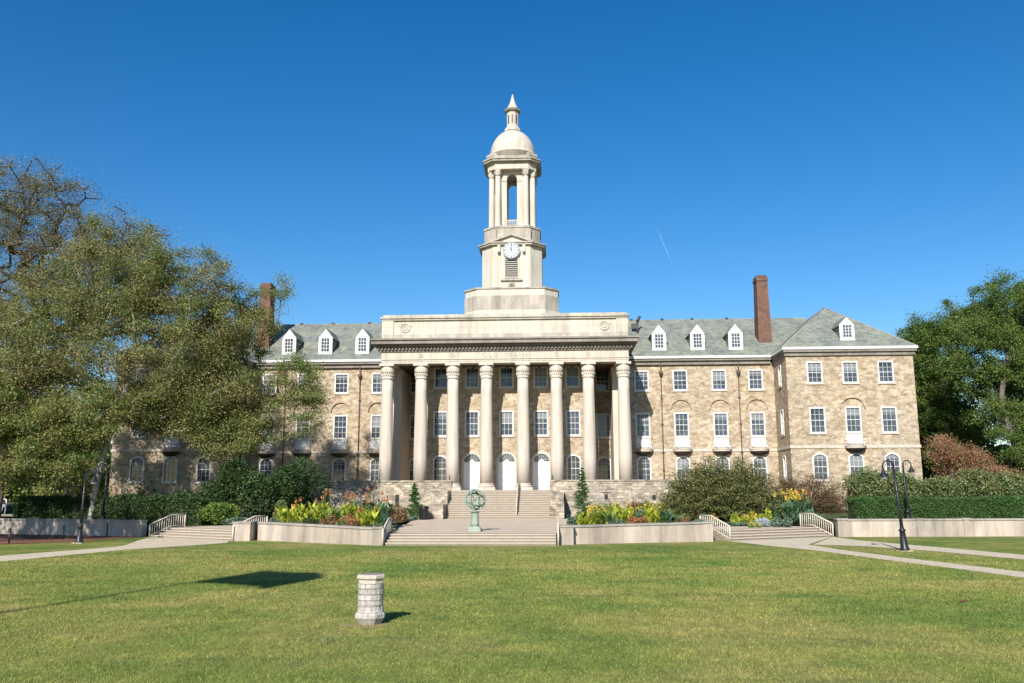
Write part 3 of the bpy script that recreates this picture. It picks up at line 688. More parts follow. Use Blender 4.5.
# belfry
zb0,zb1=33.303,40.35
m=MB()
for sx in (-1,1):
    for sy in (-1,1):
        pl=[(.60,2.0),(1.35,2.0),(2.0,1.35),(2.0,.60),(1.5,.60),(.60,1.5)]
        q=[(sx*a,YA+sy*b) for a,b in pl]
        if sx*sy<0: q=q[::-1]
        m.prism(q[::-1],zb0,39.35)
o=m.build('belfry',M['limep'],HB)
m=MB()
n=14
for face in range(4):
    def tf(u,d,z,face=face):
        return {0:(u,YA-d,z),1:(u,YA+d,z),2:(-d,YA+u,z),3:(d,YA+u,z)}[face]
    arc=[(.60*math.cos(PI*k/n),39.35+.62*math.sin(PI*k/n)) for k in range(n+1)]
    for d in (2.0,1.45):
        h1=[tf(u,d,z) for u,z in arc[:n//2+1]]; b=[tf(1.35,d,39.35),tf(1.35,d,zb1),tf(0,d,zb1)]
        m.add([b[0],b[1],b[2]]+h1[::-1],[tuple(range(3+len(h1)))])
        h2=[tf(u,d,z) for u,z in arc[n//2:]]; b=[tf(-1.35,d,zb1),tf(-1.35,d,39.35)]
        m.add([tf(0,d,zb1)]+b+h2[::-1],[tuple(range(3+len(h2)))])
    for k in range(n):
        a,b=arc[k],arc[k+1]; m.add([tf(a[0],2.0,a[1]),tf(b[0],2.0,b[1]),tf(b[0],1.45,b[1]),tf(a[0],1.45,a[1])],[(0,1,2,3)])
for sx in (-1,1):
    for sy in (-1,1):
        q=[(sx*1.35,YA+sy*2.0),(sx*2.0,YA+sy*1.35),(sx*1.45,YA+sy*1.35),(sx*1.35,YA+sy*1.45)]; m.prism(q,39.35,zb1)
m.build('arch_wall',M['limep'],o)
m=MB()
for face in range(4):
    for su in (-1,1):
        for (d,) in ((2.06,),):
            u0,u1=sorted((su*.60,su*1.22))
            if face<2: yy=YA+(-1 if face==0 else 1)*2.03; m.box(u0,u1,min(yy,yy)-.05,yy+.05,39.1,39.35)
            else: xx=(-1 if face==2 else 1)*2.03; m.box(xx-.05,xx+.05,YA+u0,YA+u1,39.1,39.35)
m.build('impost',M['limep'],o)
pc=None
for sx in (-1,1):
    for sy in (-1,1):
        for (a,b) in ((1.63,2.40),(2.40,1.63)):
            x,y=sx*a,YA+sy*b
            if pc is None:
                m=MB(); m.lathe([(.46,zb0),(.46,zb0+.15),(.38,zb0+.3),(.35,zb0+.4),(.345,36),(.30,39.55)],16,(x,y,0)); pc=m.build('belfry_column',M['limep'],HB,org=(x,y,0))
                m=MB(); m.lathe([(.32,39.553),(.34,39.7),(.42,39.95),(.36,40.0),(.46,40.22)],12,(x,y,0)); m.box(x-.42,x+.42,y-.42,y+.42,40.222,zb1)
                for k in range(8): aa=2*PI*k/8; m.lathe([(.001,0),(.09,.1),(.1,.25),(.001,.3)],4,(x+.38*math.cos(aa),y+.38*math.sin(aa),39.85))
                m.build('capital',M['limeg'],pc); 
            else:
                c=copy_tree(pc); c.parent=HB; c.location=Vector((x,y,0))-wloc(HB)
for (x0,x1,y) in ((-.6,.6,YA-1.8),(-.6,.6,YA+1.8)):
    m=MB(); m.box(x0,x1,y-.09,y+.09,34.28,34.42); m.box(x0,x1,y-.09,y+.09,33.3,33.42)
    for k in range(5): m.lathe([(.05,0),(.1,.25),(.05,.55),(.07,.86)],8,(x0+.12+k*.24,y,33.42))
    m.build('belfry_balustrade',M['limep'],HB)
m=MB(); m.prism(oct_(2.85,1.95),40.353,41.05); m.build('belfry_entablature',M['limep'],HB)
m=MB(); m.prism(oct_(3.0,2.05),41.053,41.2); m.prism(oct_(3.3,2.25),41.203,41.42); m.prism(oct_(3.42,2.33),41.423,41.56); m.build('belfry_cornice',M['towerg'],HB)
m=MB(); m.prism(oct_(3.0,2.02),41.563,41.95)
for sx in (-1,1):
    for sy in (-1,1): 
        q=[(sx*1.7,YA+sy*2.9),(sx*2.1,YA+sy*3.0),(sx*3.0,YA+sy*2.1),(sx*2.9,YA+sy*1.7)]; m.prism(q[::-1] if sx*sy>0 else q,41.953,42.3)
m.build('belfry_parapet',M['towerg'],HB)
m=MB(); m.lathe([(2.72,41.953),(2.72,42.75),(2.76,42.76),(2.76,42.9)]+[(2.70*math.cos(k/14*PI/2*.86),42.93+3.15*math.sin(k/14*PI/2*.86)/math.sin(PI/2*.86)) for k in range(15)]+[(.9,46.08)],48,(0,YA,0)); m.build('dome',M['limep'],HB)
m=MB(); m.lathe([(1.0,46.05),(1.0,46.3),(.85,46.5),(.74,46.62),(.72,46.66),(.72,48.45),(.8,48.5)],8,(0,YA,0),False,phase=PI/8); ln=m.build('lantern',M['limep'],HB,org=(0,YA,46))
m=MB()
for k in range(8):
    a=PI/4*k; c,s_=math.cos(a),math.sin(a); r0=.672
    p=[(c*r0-s_*u,YA+s_*r0+c*u,z) for u,z in ((-.1,46.95),(.1,46.95),(.1,48.1),(-.1,48.1))]; m.add(p,[(0,1,2,3)]); 
m.build('lantern_opening',M['dkgrey'],ln)
m=MB(); m.lathe([(.8,48.503),(.98,48.6),(1.02,48.72),(1.02,48.85),(.9,48.9)],8,(0,YA,0),False,phase=PI/8); m.build('lantern_cornice',M['limed'],ln)
m=MB(); m.lathe([(.88,48.903),(.6,49.25),(.40,49.7),(.24,50.2),(.11,50.7),(.06,50.95)],12,(0,YA,0)); m.build('spire',M['limep'],HB)
m=MB(); m.lathe([(.001,0),(.09,.08),(.001,.2)],8,(0,YA,50.94)); m.tube([(0,YA,51.1),(0,YA,51.9)],.012,4); m.build('finial',M['dkgrey'],HB)

# ---- porch platform, terrace wall, stairs
SL,SR=-4.88,4.25
m=MB(); m.box(SL,SR,82.0,YP-.003,2.9,ZF-.0); m.build('porch_floor',M['stair'],HB)
m=MB()
for a,b in ((-26,SL-.003),(SR+.003,24)): m.box(a,b,82.6,YW-.003,2.6,ZF-.01)
m.build('porch_floor',M['stair'],HB)
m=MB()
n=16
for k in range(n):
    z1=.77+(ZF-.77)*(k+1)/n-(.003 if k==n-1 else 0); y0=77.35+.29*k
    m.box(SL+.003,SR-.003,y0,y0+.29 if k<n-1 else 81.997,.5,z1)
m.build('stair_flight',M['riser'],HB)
m=MB()
for k in range(n):
    z1=.77+(ZF-.77)*(k+1)/n-(.003 if k==n-1 else 0); y0=77.35+.29*k
    m.box(SL+.02,SR-.02,y0-.05,y0+.28,z1+.003,z1+.055) if k<n-1 else m.box(SL+.02,SR-.02,y0-.05,y0-.003,z1-.05,z1-.004)
m.build('stair_nosing',M['stair'],HB)
TW=empty('terrace_wall',(-14,82,.7),'rough grey rubble terrace wall left of the main stairs with shadows on it','wall')
def twall(root,x0,x1,inner,slots):
    s=1 if x0>0 else -1
    m=MB(); a,b=x0,x1; m.box(a,b,82.0,82.55,.5,4.0); m.build('wall',M['terr'],root)
    m=MB(); m.box(a,b,81.94,82.6,4.003,4.15); m.build('coping',M['terr'],root)
    # stepped cheek blocks beside the stairs
    c0,c1=(inner-1.25,inner) if inner<0 else (inner,inner+1.25)
    m=MB(); m.box(c0,c1,79.0,81.937,.5,3.16); m.box(c0+.003,c1-.003,76.0,78.997,.5,1.98); m.build('stair_cheek',M['terr'],root)
    for (x,z0,z1,wd) in slots:
        m=MB(); m.box(x-wd/2,x+wd/2,81.975,81.997,z0,z1); m.build('drain_slot',M['black'],root)
twall(TW,-26,SL,SL,[(-9.95,1.75,2.85,.36),(-16.5,1.9,2.6,.3)])
TW2=empty('terrace_wall',(14,82,.7),'rough grey rubble terrace wall right of the main stairs, fully sunlit','wall')
twall(TW2,SR,24,SR,[(9.4,2.38,2.8,.3),(13.77,2.3,2.75,.3),(9.4,2.95,3.0,.9)])
# stair handrails
def handrail(x,ya,za,yb,zb_,label,mat,nb=2,h=.9,r=.03,name='handrail',wx=0):
    o=empty(name,(x,ya,za),label,'railing')
    m=MB(); xb=x+wx
    m.tube([(x,ya,za+h),(xb,yb,zb_+h)],r,6); m.tube([(x,ya,za+h*.5),(xb,yb,zb_+h*.5)],r*.7,6); m.build('rail',mat,o)
    for k in range(nb):
        f=k/(nb-1); y=ya+(yb-ya)*f; z=za+(zb_-za)*f; m=MB(); xx=x+wx*f; m.tube([(xx,y,z),(xx,y,z+h)],r,6); m.build('post',mat,o)
    return o
handrail(1.35,77.4,.77,82.0,ZF,'slender cream handrail running up the middle of the main stairs','railing' and M['cream'],9,.95,.045)
handrail(SL-.25,82.25,3.24,85.2,3.24,'thin black iron handrail at the stair head left of the doors',M['black'],3,1.35)
handrail(SR+.25,82.25,3.24,85.2,3.24,'thin black iron handrail at the stair head right of the doors',M['black'],3,1.35)
# front steps of the plaza
ps=empty('plaza_steps',(0,50.6,0),'wide pale stone steps between the lawn and the paved plaza','steps')
for k in range(4):
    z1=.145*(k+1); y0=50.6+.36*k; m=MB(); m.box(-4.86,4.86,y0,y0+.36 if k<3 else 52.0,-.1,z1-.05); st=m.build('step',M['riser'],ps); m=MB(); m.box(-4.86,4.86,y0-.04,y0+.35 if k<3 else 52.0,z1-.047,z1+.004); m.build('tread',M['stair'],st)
# low walls
def low_wall(label,segs,zt0,zt1,piers=()):
    o=empty('low_wall',(segs[0][0],segs[0][1],0),label,'wall')
    n=len(segs)-1
    for i in range(n):
        a,b=segs[i],segs[i+1]; za=zt0+(zt1-zt0)*i/n; zb=zt0+(zt1-zt0)*(i+1)/n
        m=MB(); m.beam(a,b,.5,-.1,za-.12,-.1,zb-.12); m.build('wall',M['wallcap'],o)
        m=MB(); m.beam(a,b,.62,za-.117,za,zb-.117,zb); m.build('coping',M['copingg'],o)
    for (x0,x1,y0,y1,z1) in piers:
        m=MB(); m.box(x0,x1,y0,y1,-.1,z1-.1); m.build('pier',M['wallcap'],o); m=MB(); m.box(x0-.05,x1+.05,y0-.05,y1+.05,z1-.097,z1+.02); m.build('coping',M['copingg'],o)
    return o
low_wall('low pale stone wall in front of the flower bed left of the plaza steps',[(-5.5,50.9),(-9.4,53.3),(-14.0,56.3)],1.0,1.17,[(-5.62,-5.02,50.5,51.15,1.02),(-15.55,-14.4,55.4,56.9,1.17)])
low_wall('low pale stone wall in front of the flower bed right of the plaza steps',[(5.8,52.0),(9.8,53.4),(13.9,54.8)],1.07,1.18,[(5.02,5.85,51.1,52.4,1.07),(13.75,14.3,54.5,55.3,1.18)])
low_wall('long low stone wall below the clipped hedge at the right edge',[(23.7,60.6),(36,61.4),(58,63.2),(80,65.5)],1.17,1.17,[(23.5,24.1,60.3,60.9,1.19)]+[(28.8,29.2,60.62,61.3,1.19),(31.9,32.3,60.8,61.5,1.19)])
low_wall('long low stone wall under the big trees at the left edge',[(-23.9,61.0),(-38,66.0),(-58,70),(-80,74)],1.15,1.15)
# side steps and their balustrades
def side_steps(s,label):
    A=Vector((s*15.4,55.4)); B=Vector((s*23.1,60.4)); d=(B-A).normalized(); nrm=Vector((-d.y,d.x))*(1 if s>0 else -1)
    if nrm.y<0: nrm=-nrm
    o=empty('side_steps',(A.x,A.y,0),label,'steps')
    for k in range(4):
        a=A+nrm*.38*k; b=B+nrm*.38*k; a2=A+nrm*(.38*(k+1) if k<3 else 2.6); b2=B+nrm*(.38*(k+1) if k<3 else 2.6)
        q=[a,b,b2,a2]
        if s<0: q=q[::-1]
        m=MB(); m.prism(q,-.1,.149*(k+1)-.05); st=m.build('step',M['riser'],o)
        f_=nrm*.04; q2=[a-f_,b-f_,b2-nrm*.01,a2-nrm*.01]; q2=q2[::-1] if s<0 else q2
        m=MB(); m.prism(q2,.149*(k+1)-.047,.149*(k+1)+.004); m.build('tread',M['stair'],st)
    return A,B,nrm
def balustrade(p0,p1,p2,z0,z1,label):
    """p0 bottom post, p1 top of the slope, p2 end of the level run"""
    p0,p1,p2=Vector(p0),Vector(p1),Vector(p2)
    o=empty('stair_balustrade',(p0.x,p0.y,z0),label,'railing','balustrades at the side steps')
    h=.88; m=MB()
    m.tube([(p0.x,p0.y,z0+h),(p1.x,p1.y,z1+h),(p2.x,p2.y,z1+h)],.05,6); m.tube([(p0.x,p0.y,z0+.12),(p1.x,p1.y,z1+.12),(p2.x,p2.y,z1+.12)],.035,6); m.build('rail',M['cream'],o)
    L1=(p1-p0).length; L2=(p2-p1).length; nb=int((L1+L2)/.17)
    for k in range(nb+1):
        t=k/nb*(L1+L2)
        if t<L1: p=p0+(p1-p0)*t/L1; z=z0+(z1-z0)*t/L1
        else: p=p1+(p2-p1)*(t-L1)/max(L2,.01); z=z1
        m=MB(); r=.055 if k in (0,nb) else .028; zb=max(0,z-.15) if k else 0; m.tube([(p.x,p.y,zb),(p.x,p.y,z+h)],r,6 if k in(0,nb) else 4); m.build('post' if k in (0,nb) else 'baluster',M['cream'],o)
for s,side in ((1,'right'),(-1,'left')):
    A,B,nr=side_steps(s,'pale stone side steps climbing from the lawn path between railings on the %s'%side)
    balustrade(A-nr*.1,A+nr*1.5,A+nr*2.5,0,.61,'cream metal balustrade beside the end of the flower bed wall, %s side steps'%side)
    dB=(B-A).normalized()
    balustrade(B-nr*.1,B+nr*1.5,B+nr*2.6,0,.61,'cream metal balustrade where the long boundary wall meets the %s side steps'%side)
for s,side in ((1,'right'),(-1,'left')):
    balustrade((s*4.98,50.45),(s*4.98,52.1),(s*4.98,52.9),0,.6,'cream metal balustrade at the %s end of the wide plaza steps'%side)

# ------------------------------------------------------------------ small objects
# lamps
def street_lamp(x,y,z,lean,face,H,label,arc=.27):
    o=empty('street_lamp',(x,y,z),label,'street lamp','black crook lamps beside the paths')
    tl=Matrix.Translation((x,y,z))@Matrix.Rotation(lean,4,'Y')
    def bl(m,name,mat,par=o): m.v=[tuple(tl@Vector(p)) for p in m.v]; return m.build(name,mat,par)
    m=MB(); m.box(-.3,.3,-.3,.3,-.06,.03); bl(m,'footing',M['path'])
    m=MB(); m.lathe([(.24,.03),(.24,.1),(.19,.2),(.15,.75),(.13,.95),(.17,.98),(.17,1.04),(.10,1.1),(.085,1.25)],16); bl(m,'base',M['black'])
    m=MB(); Hs=H-arc; f=face
    m.tube([(0,0,1.1),(0,0,2.2),(0,0,Hs)],[.085,.075,.055],10)
    pts=[(f*(arc-arc*math.cos(PI*k/14)),0,Hs+arc*math.sin(PI*k/14)) for k in range(15)]; m.tube(pts+[(f*2*arc,0,Hs-.1)],.045,8)
    for z_ in (2.0,2.9): m.lathe([(.08,z_),(.11,z_+.03),(.11,z_+.07),(.075,z_+.1)],10)
    bl(m,'pole',M['black'])
    m=MB(); m.tube([(f*(arc+.14*math.cos(a_)*(1-.05*i)),0,Hs+.02+.15*math.sin(a_)*(1-.05*i)) for i,a_ in enumerate([k*PI/6 for k in range(14)])],.018,5); bl(m,'scroll',M['black'])
    m=MB(); c=(f*2*arc,0,Hs-.1); m.lathe([(.05,0),(.07,-.12),(.10,-.16),(.12,-.22),(.24,-.36),(.26,-.40)],16,c); hd=bl(m,'lamp_shade',M['black'])
    m=MB(); m.lathe([(.19,-.39),(.15,-.50),(.001,-.56)],12,c); bl(m,'globe',M['lamp_glass'],hd)
street_lamp(22.3,45.9,0,-R(3.4),-1,4.5,'black crook-neck street lamp leaning left on the lawn strip between two paths')
street_lamp(29.1,62.9,.59,-R(1),1,4.5,'black crook-neck street lamp rising behind the low wall against the clipped hedge')
street_lamp(-24.13,53.1,0,R(1),1,4.45,'black crook-neck street lamp standing on the mulch bed at far left')
street_lamp(-28.75,64.5,.59,R(1),-1,4.65,'black crook-neck street lamp behind the shaded low wall under the trees',.33)
# mulch-bed bollards
for i,(x,y) in enumerate(((-27.9,52.1),(-27.2,56.7),(-26.1,60.2))):
    lab=['thin black post in the mulch nearest the left edge of the picture','thin black post in the mulch just left of the street lamp','thin black post in the mulch between the street lamp and the side steps'][i]
    b=empty('bed_post',(x,y,0),lab,'bollard','thin black posts along the mulch bed')
    m=MB(); m.tube([(x,y,-.1),(x,y,.86)],.05,8); m.build('post',M['black'],b); m=MB(); m.lathe([(.06,.862),(.07,.88),(.05,.93),(.001,.95)],8,(x,y,0)); m.build('cap',M['black'],b)
# lawn pillar
def m_rough():
    t=NT('rough pillar stone'); v,sp=hsplit(t); b=brick(t,v,(.52,.485,.43),(.40,.37,.325),(.31,.285,.25),.30,.13,.014)
    f=t.noise(t.coord(),12,5,.7); c=t.mix(1.0,b.outputs[0],t.ramp(f,[(.3,.70),(.65,1.12)]),'MULTIPLY'); t.bump(f,.8,.05); return t.fin(c,.9,.15)
M['rough']=m_rough()
px_,py_=.755,20.25
pl=empty('stone_pillar',(px_,py_,0),'short octagonal pale stone pillar standing alone on the lawn','pillar')
rr=random.Random(3)
m=MB(); ph=PI/8+R(8)
for k in range(5):
    z0=.30+.115*k; 
    for a in range(8):
        a0=ph+a*PI/4; a1=a0+PI/4; r=.275+rr.uniform(-.006,.014); 
        q=[(0,0),(r*math.cos(a0+.01),r*math.sin(a0+.01)),((r+.004)*math.cos((a0+a1)/2),(r+.004)*math.sin((a0+a1)/2)),(r*math.cos(a1-.01),r*math.sin(a1-.01))]
        m.prism([(px_+p[0],py_+p[1]) for p in q],z0+.003,z0+.112)
m.build('shaft',M['rough'],pl)
m=MB(); m.lathe([(.262,.29),(.262,.88)],8,(px_,py_,0),False,phase=ph); m.lathe([(.27,.88),(.285,.885),(.285,.96),(.32,.985),(.33,1.0),(.33,1.06),(.30,1.075)],8,(px_,py_,0),False,phase=ph); m.build('cap',M['limep'],pl)
m=MB(); m.lathe([(.27,1.076),(.26,1.085)],8,(px_,py_,0),False,phase=ph); m.build('top_slab',M['limed'],pl)
m=MB(); m.lathe([(.22,-.05),(.27,.03),(.345,.13),(.355,.22),(.29,.30)],8,(px_,py_,0),False,phase=ph); m.build('plinth',M['rough'],pl)
for i in range(14):
    a=rr.uniform(PI*1.1,PI*1.9); d=rr.uniform(.38,.62); s_=rr.uniform(.015,.04); x,y=px_+d*math.cos(a),py_+d*math.sin(a)
m=MB()
# bare earth patch at its foot
m=MB(); pts=[(px_-.05+(.62+.12*math.sin(5*a)+.06*math.sin(9*a))*math.cos(a)*1.0,py_-.25+(.45+.1*math.sin(4*a+1))*math.sin(a)) for a in [2*PI*k/28 for k in range(28)]]
m.add([(p[0],p[1],.006) for p in pts],[tuple(range(28))]); M['dirt']=m_ground('dry earth',(.34,.25,.14),(.22,.20,.08),5); m.build('bare_earth',M['dirt'],kind='structure')
# armillary sphere
M['verd']=m_stone('verdigris bronze',(0.252,0.339,0.288),(0.060,0.117,0.102),None,1.0,.6,True,3)
M['verdp']=m_stone('pale verdigris pedestal',(.30,.36,.29),(.20,.28,.23),None,.8,.7)
M['bronzed']=m_stone('dark bronze',(.10,.17,.14),(.35,.48,.40),None,.6,.5,False,4)
ax,ay=-.12,54.6; az0=.62
ar=empty('armillary_sphere',(ax,ay,az0),'green bronze armillary sphere on a pale pedestal in front of the main stairs','sculpture')
m=MB(); m.box(ax-.38,ax+.38,ay-.38,ay+.38,az0,az0+.18); m.prism([(ax-.36,ay-.36),(ax+.36,ay-.36),(ax+.36,ay+.36),(ax-.36,ay+.36)],az0+.183,az0+.30,[(ax-.27,ay-.27),(ax+.27,ay-.27),(ax+.27,ay+.27),(ax-.27,ay+.27)])
m.lathe([(.27,az0+.30),(.25,az0+.5),(.24,az0+1.0),(.28,az0+1.08)],12,(ax,ay,0)); m.build('pedestal',M['verdp'],ar)
m=MB(); m.lathe([(.10,az0+1.082),(.27,az0+1.12),(.30,az0+1.2),(.12,az0+1.24)],16,(ax,ay,0)); m.build('bowl',M['bronzed'],ar)
sc=Vector((ax+.02,ay,az0+1.92))
def ring3(m,c,r,wd,th,rot):
    n=40; vs=[];fs=[]
    for k in range(n):
        a=2*PI*k/n
        for (rr_,zz) in ((r,-wd/2),(r+th,-wd/2),(r+th,wd/2),(r,wd/2)): vs.append(c+rot@Vector((rr_*math.cos(a),rr_*math.sin(a),zz)))
    for k in range(n):
        l=(k+1)%n
        for j in range(4): fs.append((k*4+j,l*4+j,l*4+(j+1)%4,k*4+(j+1)%4))
    m.add(vs,fs)
for (r,wd,th,e,mt,nm) in ((.60,.10,.05,(90,0,8),'verd','meridian_ring'),(.54,.12,.05,(38,18,0),'verd','ecliptic_ring'),(.57,.08,.04,(80,0,70),'bronzed','colure_ring'),(.55,.09,.04,(112,30,30),'bronzed','equator_ring')):
    m=MB(); ring3(m,sc,r,wd,th,Matrix.Rotation(R(e[2]),3,'Z')@Matrix.Rotation(R(e[1]),3,'Y')@Matrix.Rotation(R(e[0]),3,'X')); m.build(nm,M[mt],ar)
m=MB(); m.tube([sc+Vector((-.42,0,.5)),sc+Vector((.42,0,-.5))],.03,6); m.lathe([(.001,-.13),(.09,-.09),(.13,0),(.09,.09),(.001,.13)],12,tuple(sc)); m.build('axis_rod',M['verd'],ar)
m=MB(); m.tube([sc+Vector((.10,0,-.62)),sc+Vector((.14,0,-.38)),sc+Vector((.10,0,-.12)),sc+Vector((.2,0,.1))],[.07,.1,.08,.03],8); m.build('figure_support',M['verdp'],ar)
# litter bin
bn=empty('litter_bin',(-6.35,74.9,.75),'black round litter bin beside the small conifer left of the stairs','bin')
m=MB(); m.lathe([(.36,.75),(.40,.8),(.40,1.62),(.43,1.66),(.43,1.72)],20,(-6.35,74.9,0)); m.build('body',M['black'],bn)
m=MB(); m.lathe([(.43,1.723),(.38,1.86),(.2,1.9),(.19,1.86)],20,(-6.35,74.9,0)); m.build('lid',M['black'],bn)
# flagpole and flag left of the camera; only their shadow is in the picture
fx,fy,fh=-12.98,2.4,20.5
fp=empty('flagpole',(fx,fy,0),'tall white flagpole beyond the left of the picture, seen by its shadow on the lawn','flagpole')
m=MB(); m.tube([(fx,fy,0),(fx,fy,fh)],[.13,.07],12); m.build('pole',M['white'],fp); m=MB(); m.lathe([(.001,0),(.13,.12),(.001,.26)],12,(fx,fy,fh)); m.build('ball',M['yellow'] if False else M['cream'],fp)
m=MB(); nx,nz=16,8; vsf=[]
for i in range(nx+1):
    for j in range(nz+1):
        u=i/nx; v=j/nz; vsf.append((fx+.08+3.5*u, fy+.35*math.sin(u*9+v*1.5)*u+.3*u, fh-.25-2.85*(1-v)-1.6*u*u-.1*math.sin(7*u)))
m.add(vsf,[(i*(nz+1)+j,(i+1)*(nz+1)+j,(i+1)*(nz+1)+j+1,i*(nz+1)+j+1) for i in range(nx) for j in range(nz)],True)
M['flag']=m_plain('flag cloth',(.25,.3,.5),.9,.1); fl=m.build('flag',M['flag'],None,org=(fx,fy,fh-3)); tag(fl,'large flag flying from the tall white flagpole, seen by its shadow','flag')
# contrail
m=MB(); a=Vector((5+ .108*1500,1500,2.85+ .303*1500)); 
m.tube([(184.8,1500,465.5),(194.4,1500,438),(202,1500,419),(208.9,1500,401.4)],[.5,.9,.8,.3],8)
tt=NT('vapour'); tt.fin((.85,.87,.9),1,0); tt.b.inputs['Alpha'].default_value=.06
ctr=m.build('contrail',tt.m,None,org=(195,1500,435)); tag(ctr,'short faint white vapour trail in the clear sky right of the tower','contrail')
# far person walking away at the left edge
def person(x,y,z,label):
    o_=empty('person',(x,y,z),label,'person')
    me=bpy.data.meshes.new('body')
    J=dict(pel=(0,0,.92),spine=(0,.01,1.15),chest=(0,.03,1.36),neck=(0,.03,1.50),head=(0,.01,1.60),crown=(0,.0,1.71),
      hl=(-.10,0,.88),kl=(-.11,-.10,.50),al=(-.11,.04,.09),tl=(-.11,-.10,.03),hr=(.10,0,.88),kr=(.11,.10,.50),ar=(.11,.26,.12),tr=(.11,.16,.03),
      sl=(-.19,.03,1.42),el=(-.25,.10,1.15),wl=(-.25,.0,.92),nl=(-.25,-.04,.84),sr=(.19,.03,1.42),er=(.25,-.03,1.15),wr=(.24,-.14,.95),nr=(.24,-.18,.88))
    rad=dict(pel=.15,spine=.13,chest=.16,neck=.055,head=.095,crown=.075,hl=.09,kl=.06,al=.045,tl=.04,hr=.09,kr=.06,ar=.045,tr=.04,sl=.065,el=.045,wl=.032,nl=.035,sr=.065,er=.045,wr=.032,nr=.035)
    ks=list(J); E=[('pel','spine'),('spine','chest'),('chest','neck'),('neck','head'),('head','crown'),('pel','hl'),('hl','kl'),('kl','al'),('al','tl'),('pel','hr'),('hr','kr'),('kr','ar'),('ar','tr'),('chest','sl'),('sl','el'),('el','wl'),('wl','nl'),('chest','sr'),('sr','er'),('er','wr'),('wr','nr')]
    me.from_pydata([J[k] for k in ks],[(ks.index(a),ks.index(b)) for a,b in E],[])
    ob=bpy.data.objects.new('body',me); col.objects.link(ob); sk=ob.modifiers.new('s','SKIN'); 
    for i,k in enumerate(ks): me.skin_vertices[0].data[i].radius=(rad[k],rad[k]*.85)
    me.skin_vertices[0].data[0].use_root=True
    sb=ob.modifiers.new('u','SUBSURF'); sb.levels=1; sb.render_levels=1
    dg=bpy.context.evaluated_depsgraph_get(); bpy.context.view_layer.update(); m2=bpy.data.meshes.new_from_object(ob.evaluated_get(dg)); bpy.data.objects.remove(ob)
    mats=[m_plain('skin tone',(.45,.28,.20),.6,.3),m_plain('white shirt',(.72,.72,.74),.8,.2),m_plain('grey trousers',(.30,.32,.36),.8,.2)]
    m2.materials.clear(); [m2.materials.append(k) for k in mats]
    for p in m2.polygons:
        c=p.center; p.material_index=2 if c.z<.95 and abs(c.x)<.215 else (0 if c.z>1.50 or (abs(c.x)>.2 and c.z<1.1) else 1); p.use_smooth=True
    b=bpy.data.objects.new('body',m2); col.objects.link(b); b.parent=o_
    m=MB(); m.lathe([(.001,.12),(.06,.11),(.10,.05),(.107,0),(.09,-.05)],12,(0,.03,1.64)); m.v=[(p[0]+x,p[1]+y,p[2]+z) for p in m.v]; m.build('hair',M['barkd'],o_)
    o_.rotation_euler=(0,0,PI)
    return o_
pz=person(-46.95,81,1.05,'person in white top and grey trousers with a dark backpack, walking at the left edge')
m=MB(); m.prism([(-.16,-.22),(.16,-.22),(.15,-.08),(-.15,-.08)],1.05,1.46,[(-.12,-.18),(.12,-.18),(.12,-.08),(-.12,-.08)]); m.v=[(-46.95-p[0],81-(p[1]+.0)+0,1.05+p[2]) for p in m.v]
m.v=[(p[0],2*81-p[1],p[2]) for p in m.v]
bk=m.build('backpack',m_plain('navy cloth',(.02,.025,.05),.8,.2),None,org=(-46.95,81,2.3)); tag(bk,'dark navy backpack worn by the person walking at the left edge','backpack')
sheet('path',[(-62,79),(-43.2,77),(-42.6,84),(-62,85)],1.045,M['path'])
sheet('terrace_ground',[(-80,75.5),(-42,74.8),(-36,76),(-36,100),(-80,100)],[.7,.7,.7,1.03,1.03][:5],M['lawn'])

# ------------------------------------------------------------------ foliage
def rng(seed): return np.random.default_rng(seed)
def leaf_quads(g,C,size,aspect=.6,up=.35,jit=.35):
    """rhombic leaves at centres C (N,3)"""
    N=len(C); nrm=g.normal(size=(N,3)); nrm[:,2]=np.abs(nrm[:,2])+up; nrm/=np.linalg.norm(nrm,axis=1)[:,None]
    t=np.cross(nrm,g.normal(size=(N,3))); t/=np.linalg.norm(t,axis=1)[:,None]; b=np.cross(nrm,t)
    s=(size*(1-jit+2*jit*g.random(N)))[:,None]
    return np.stack([C+t*s,C+b*s*aspect+nrm*s*.15,C-t*s,C-b*s*aspect+nrm*s*.15],axis=1)
def foliage(name,C,mat,parent,seed,size,aspect=.6,up=.35,rn=None):
    g=rng(seed+77); V=leaf_quads(g,C,size,aspect,up); N=len(C)
    a=g.random(N) if rn is None else np.clip(rn+g.normal(0,.16,N),0,1)
    return quadmesh(name,V,4,mat,parent,a,g.random(N))
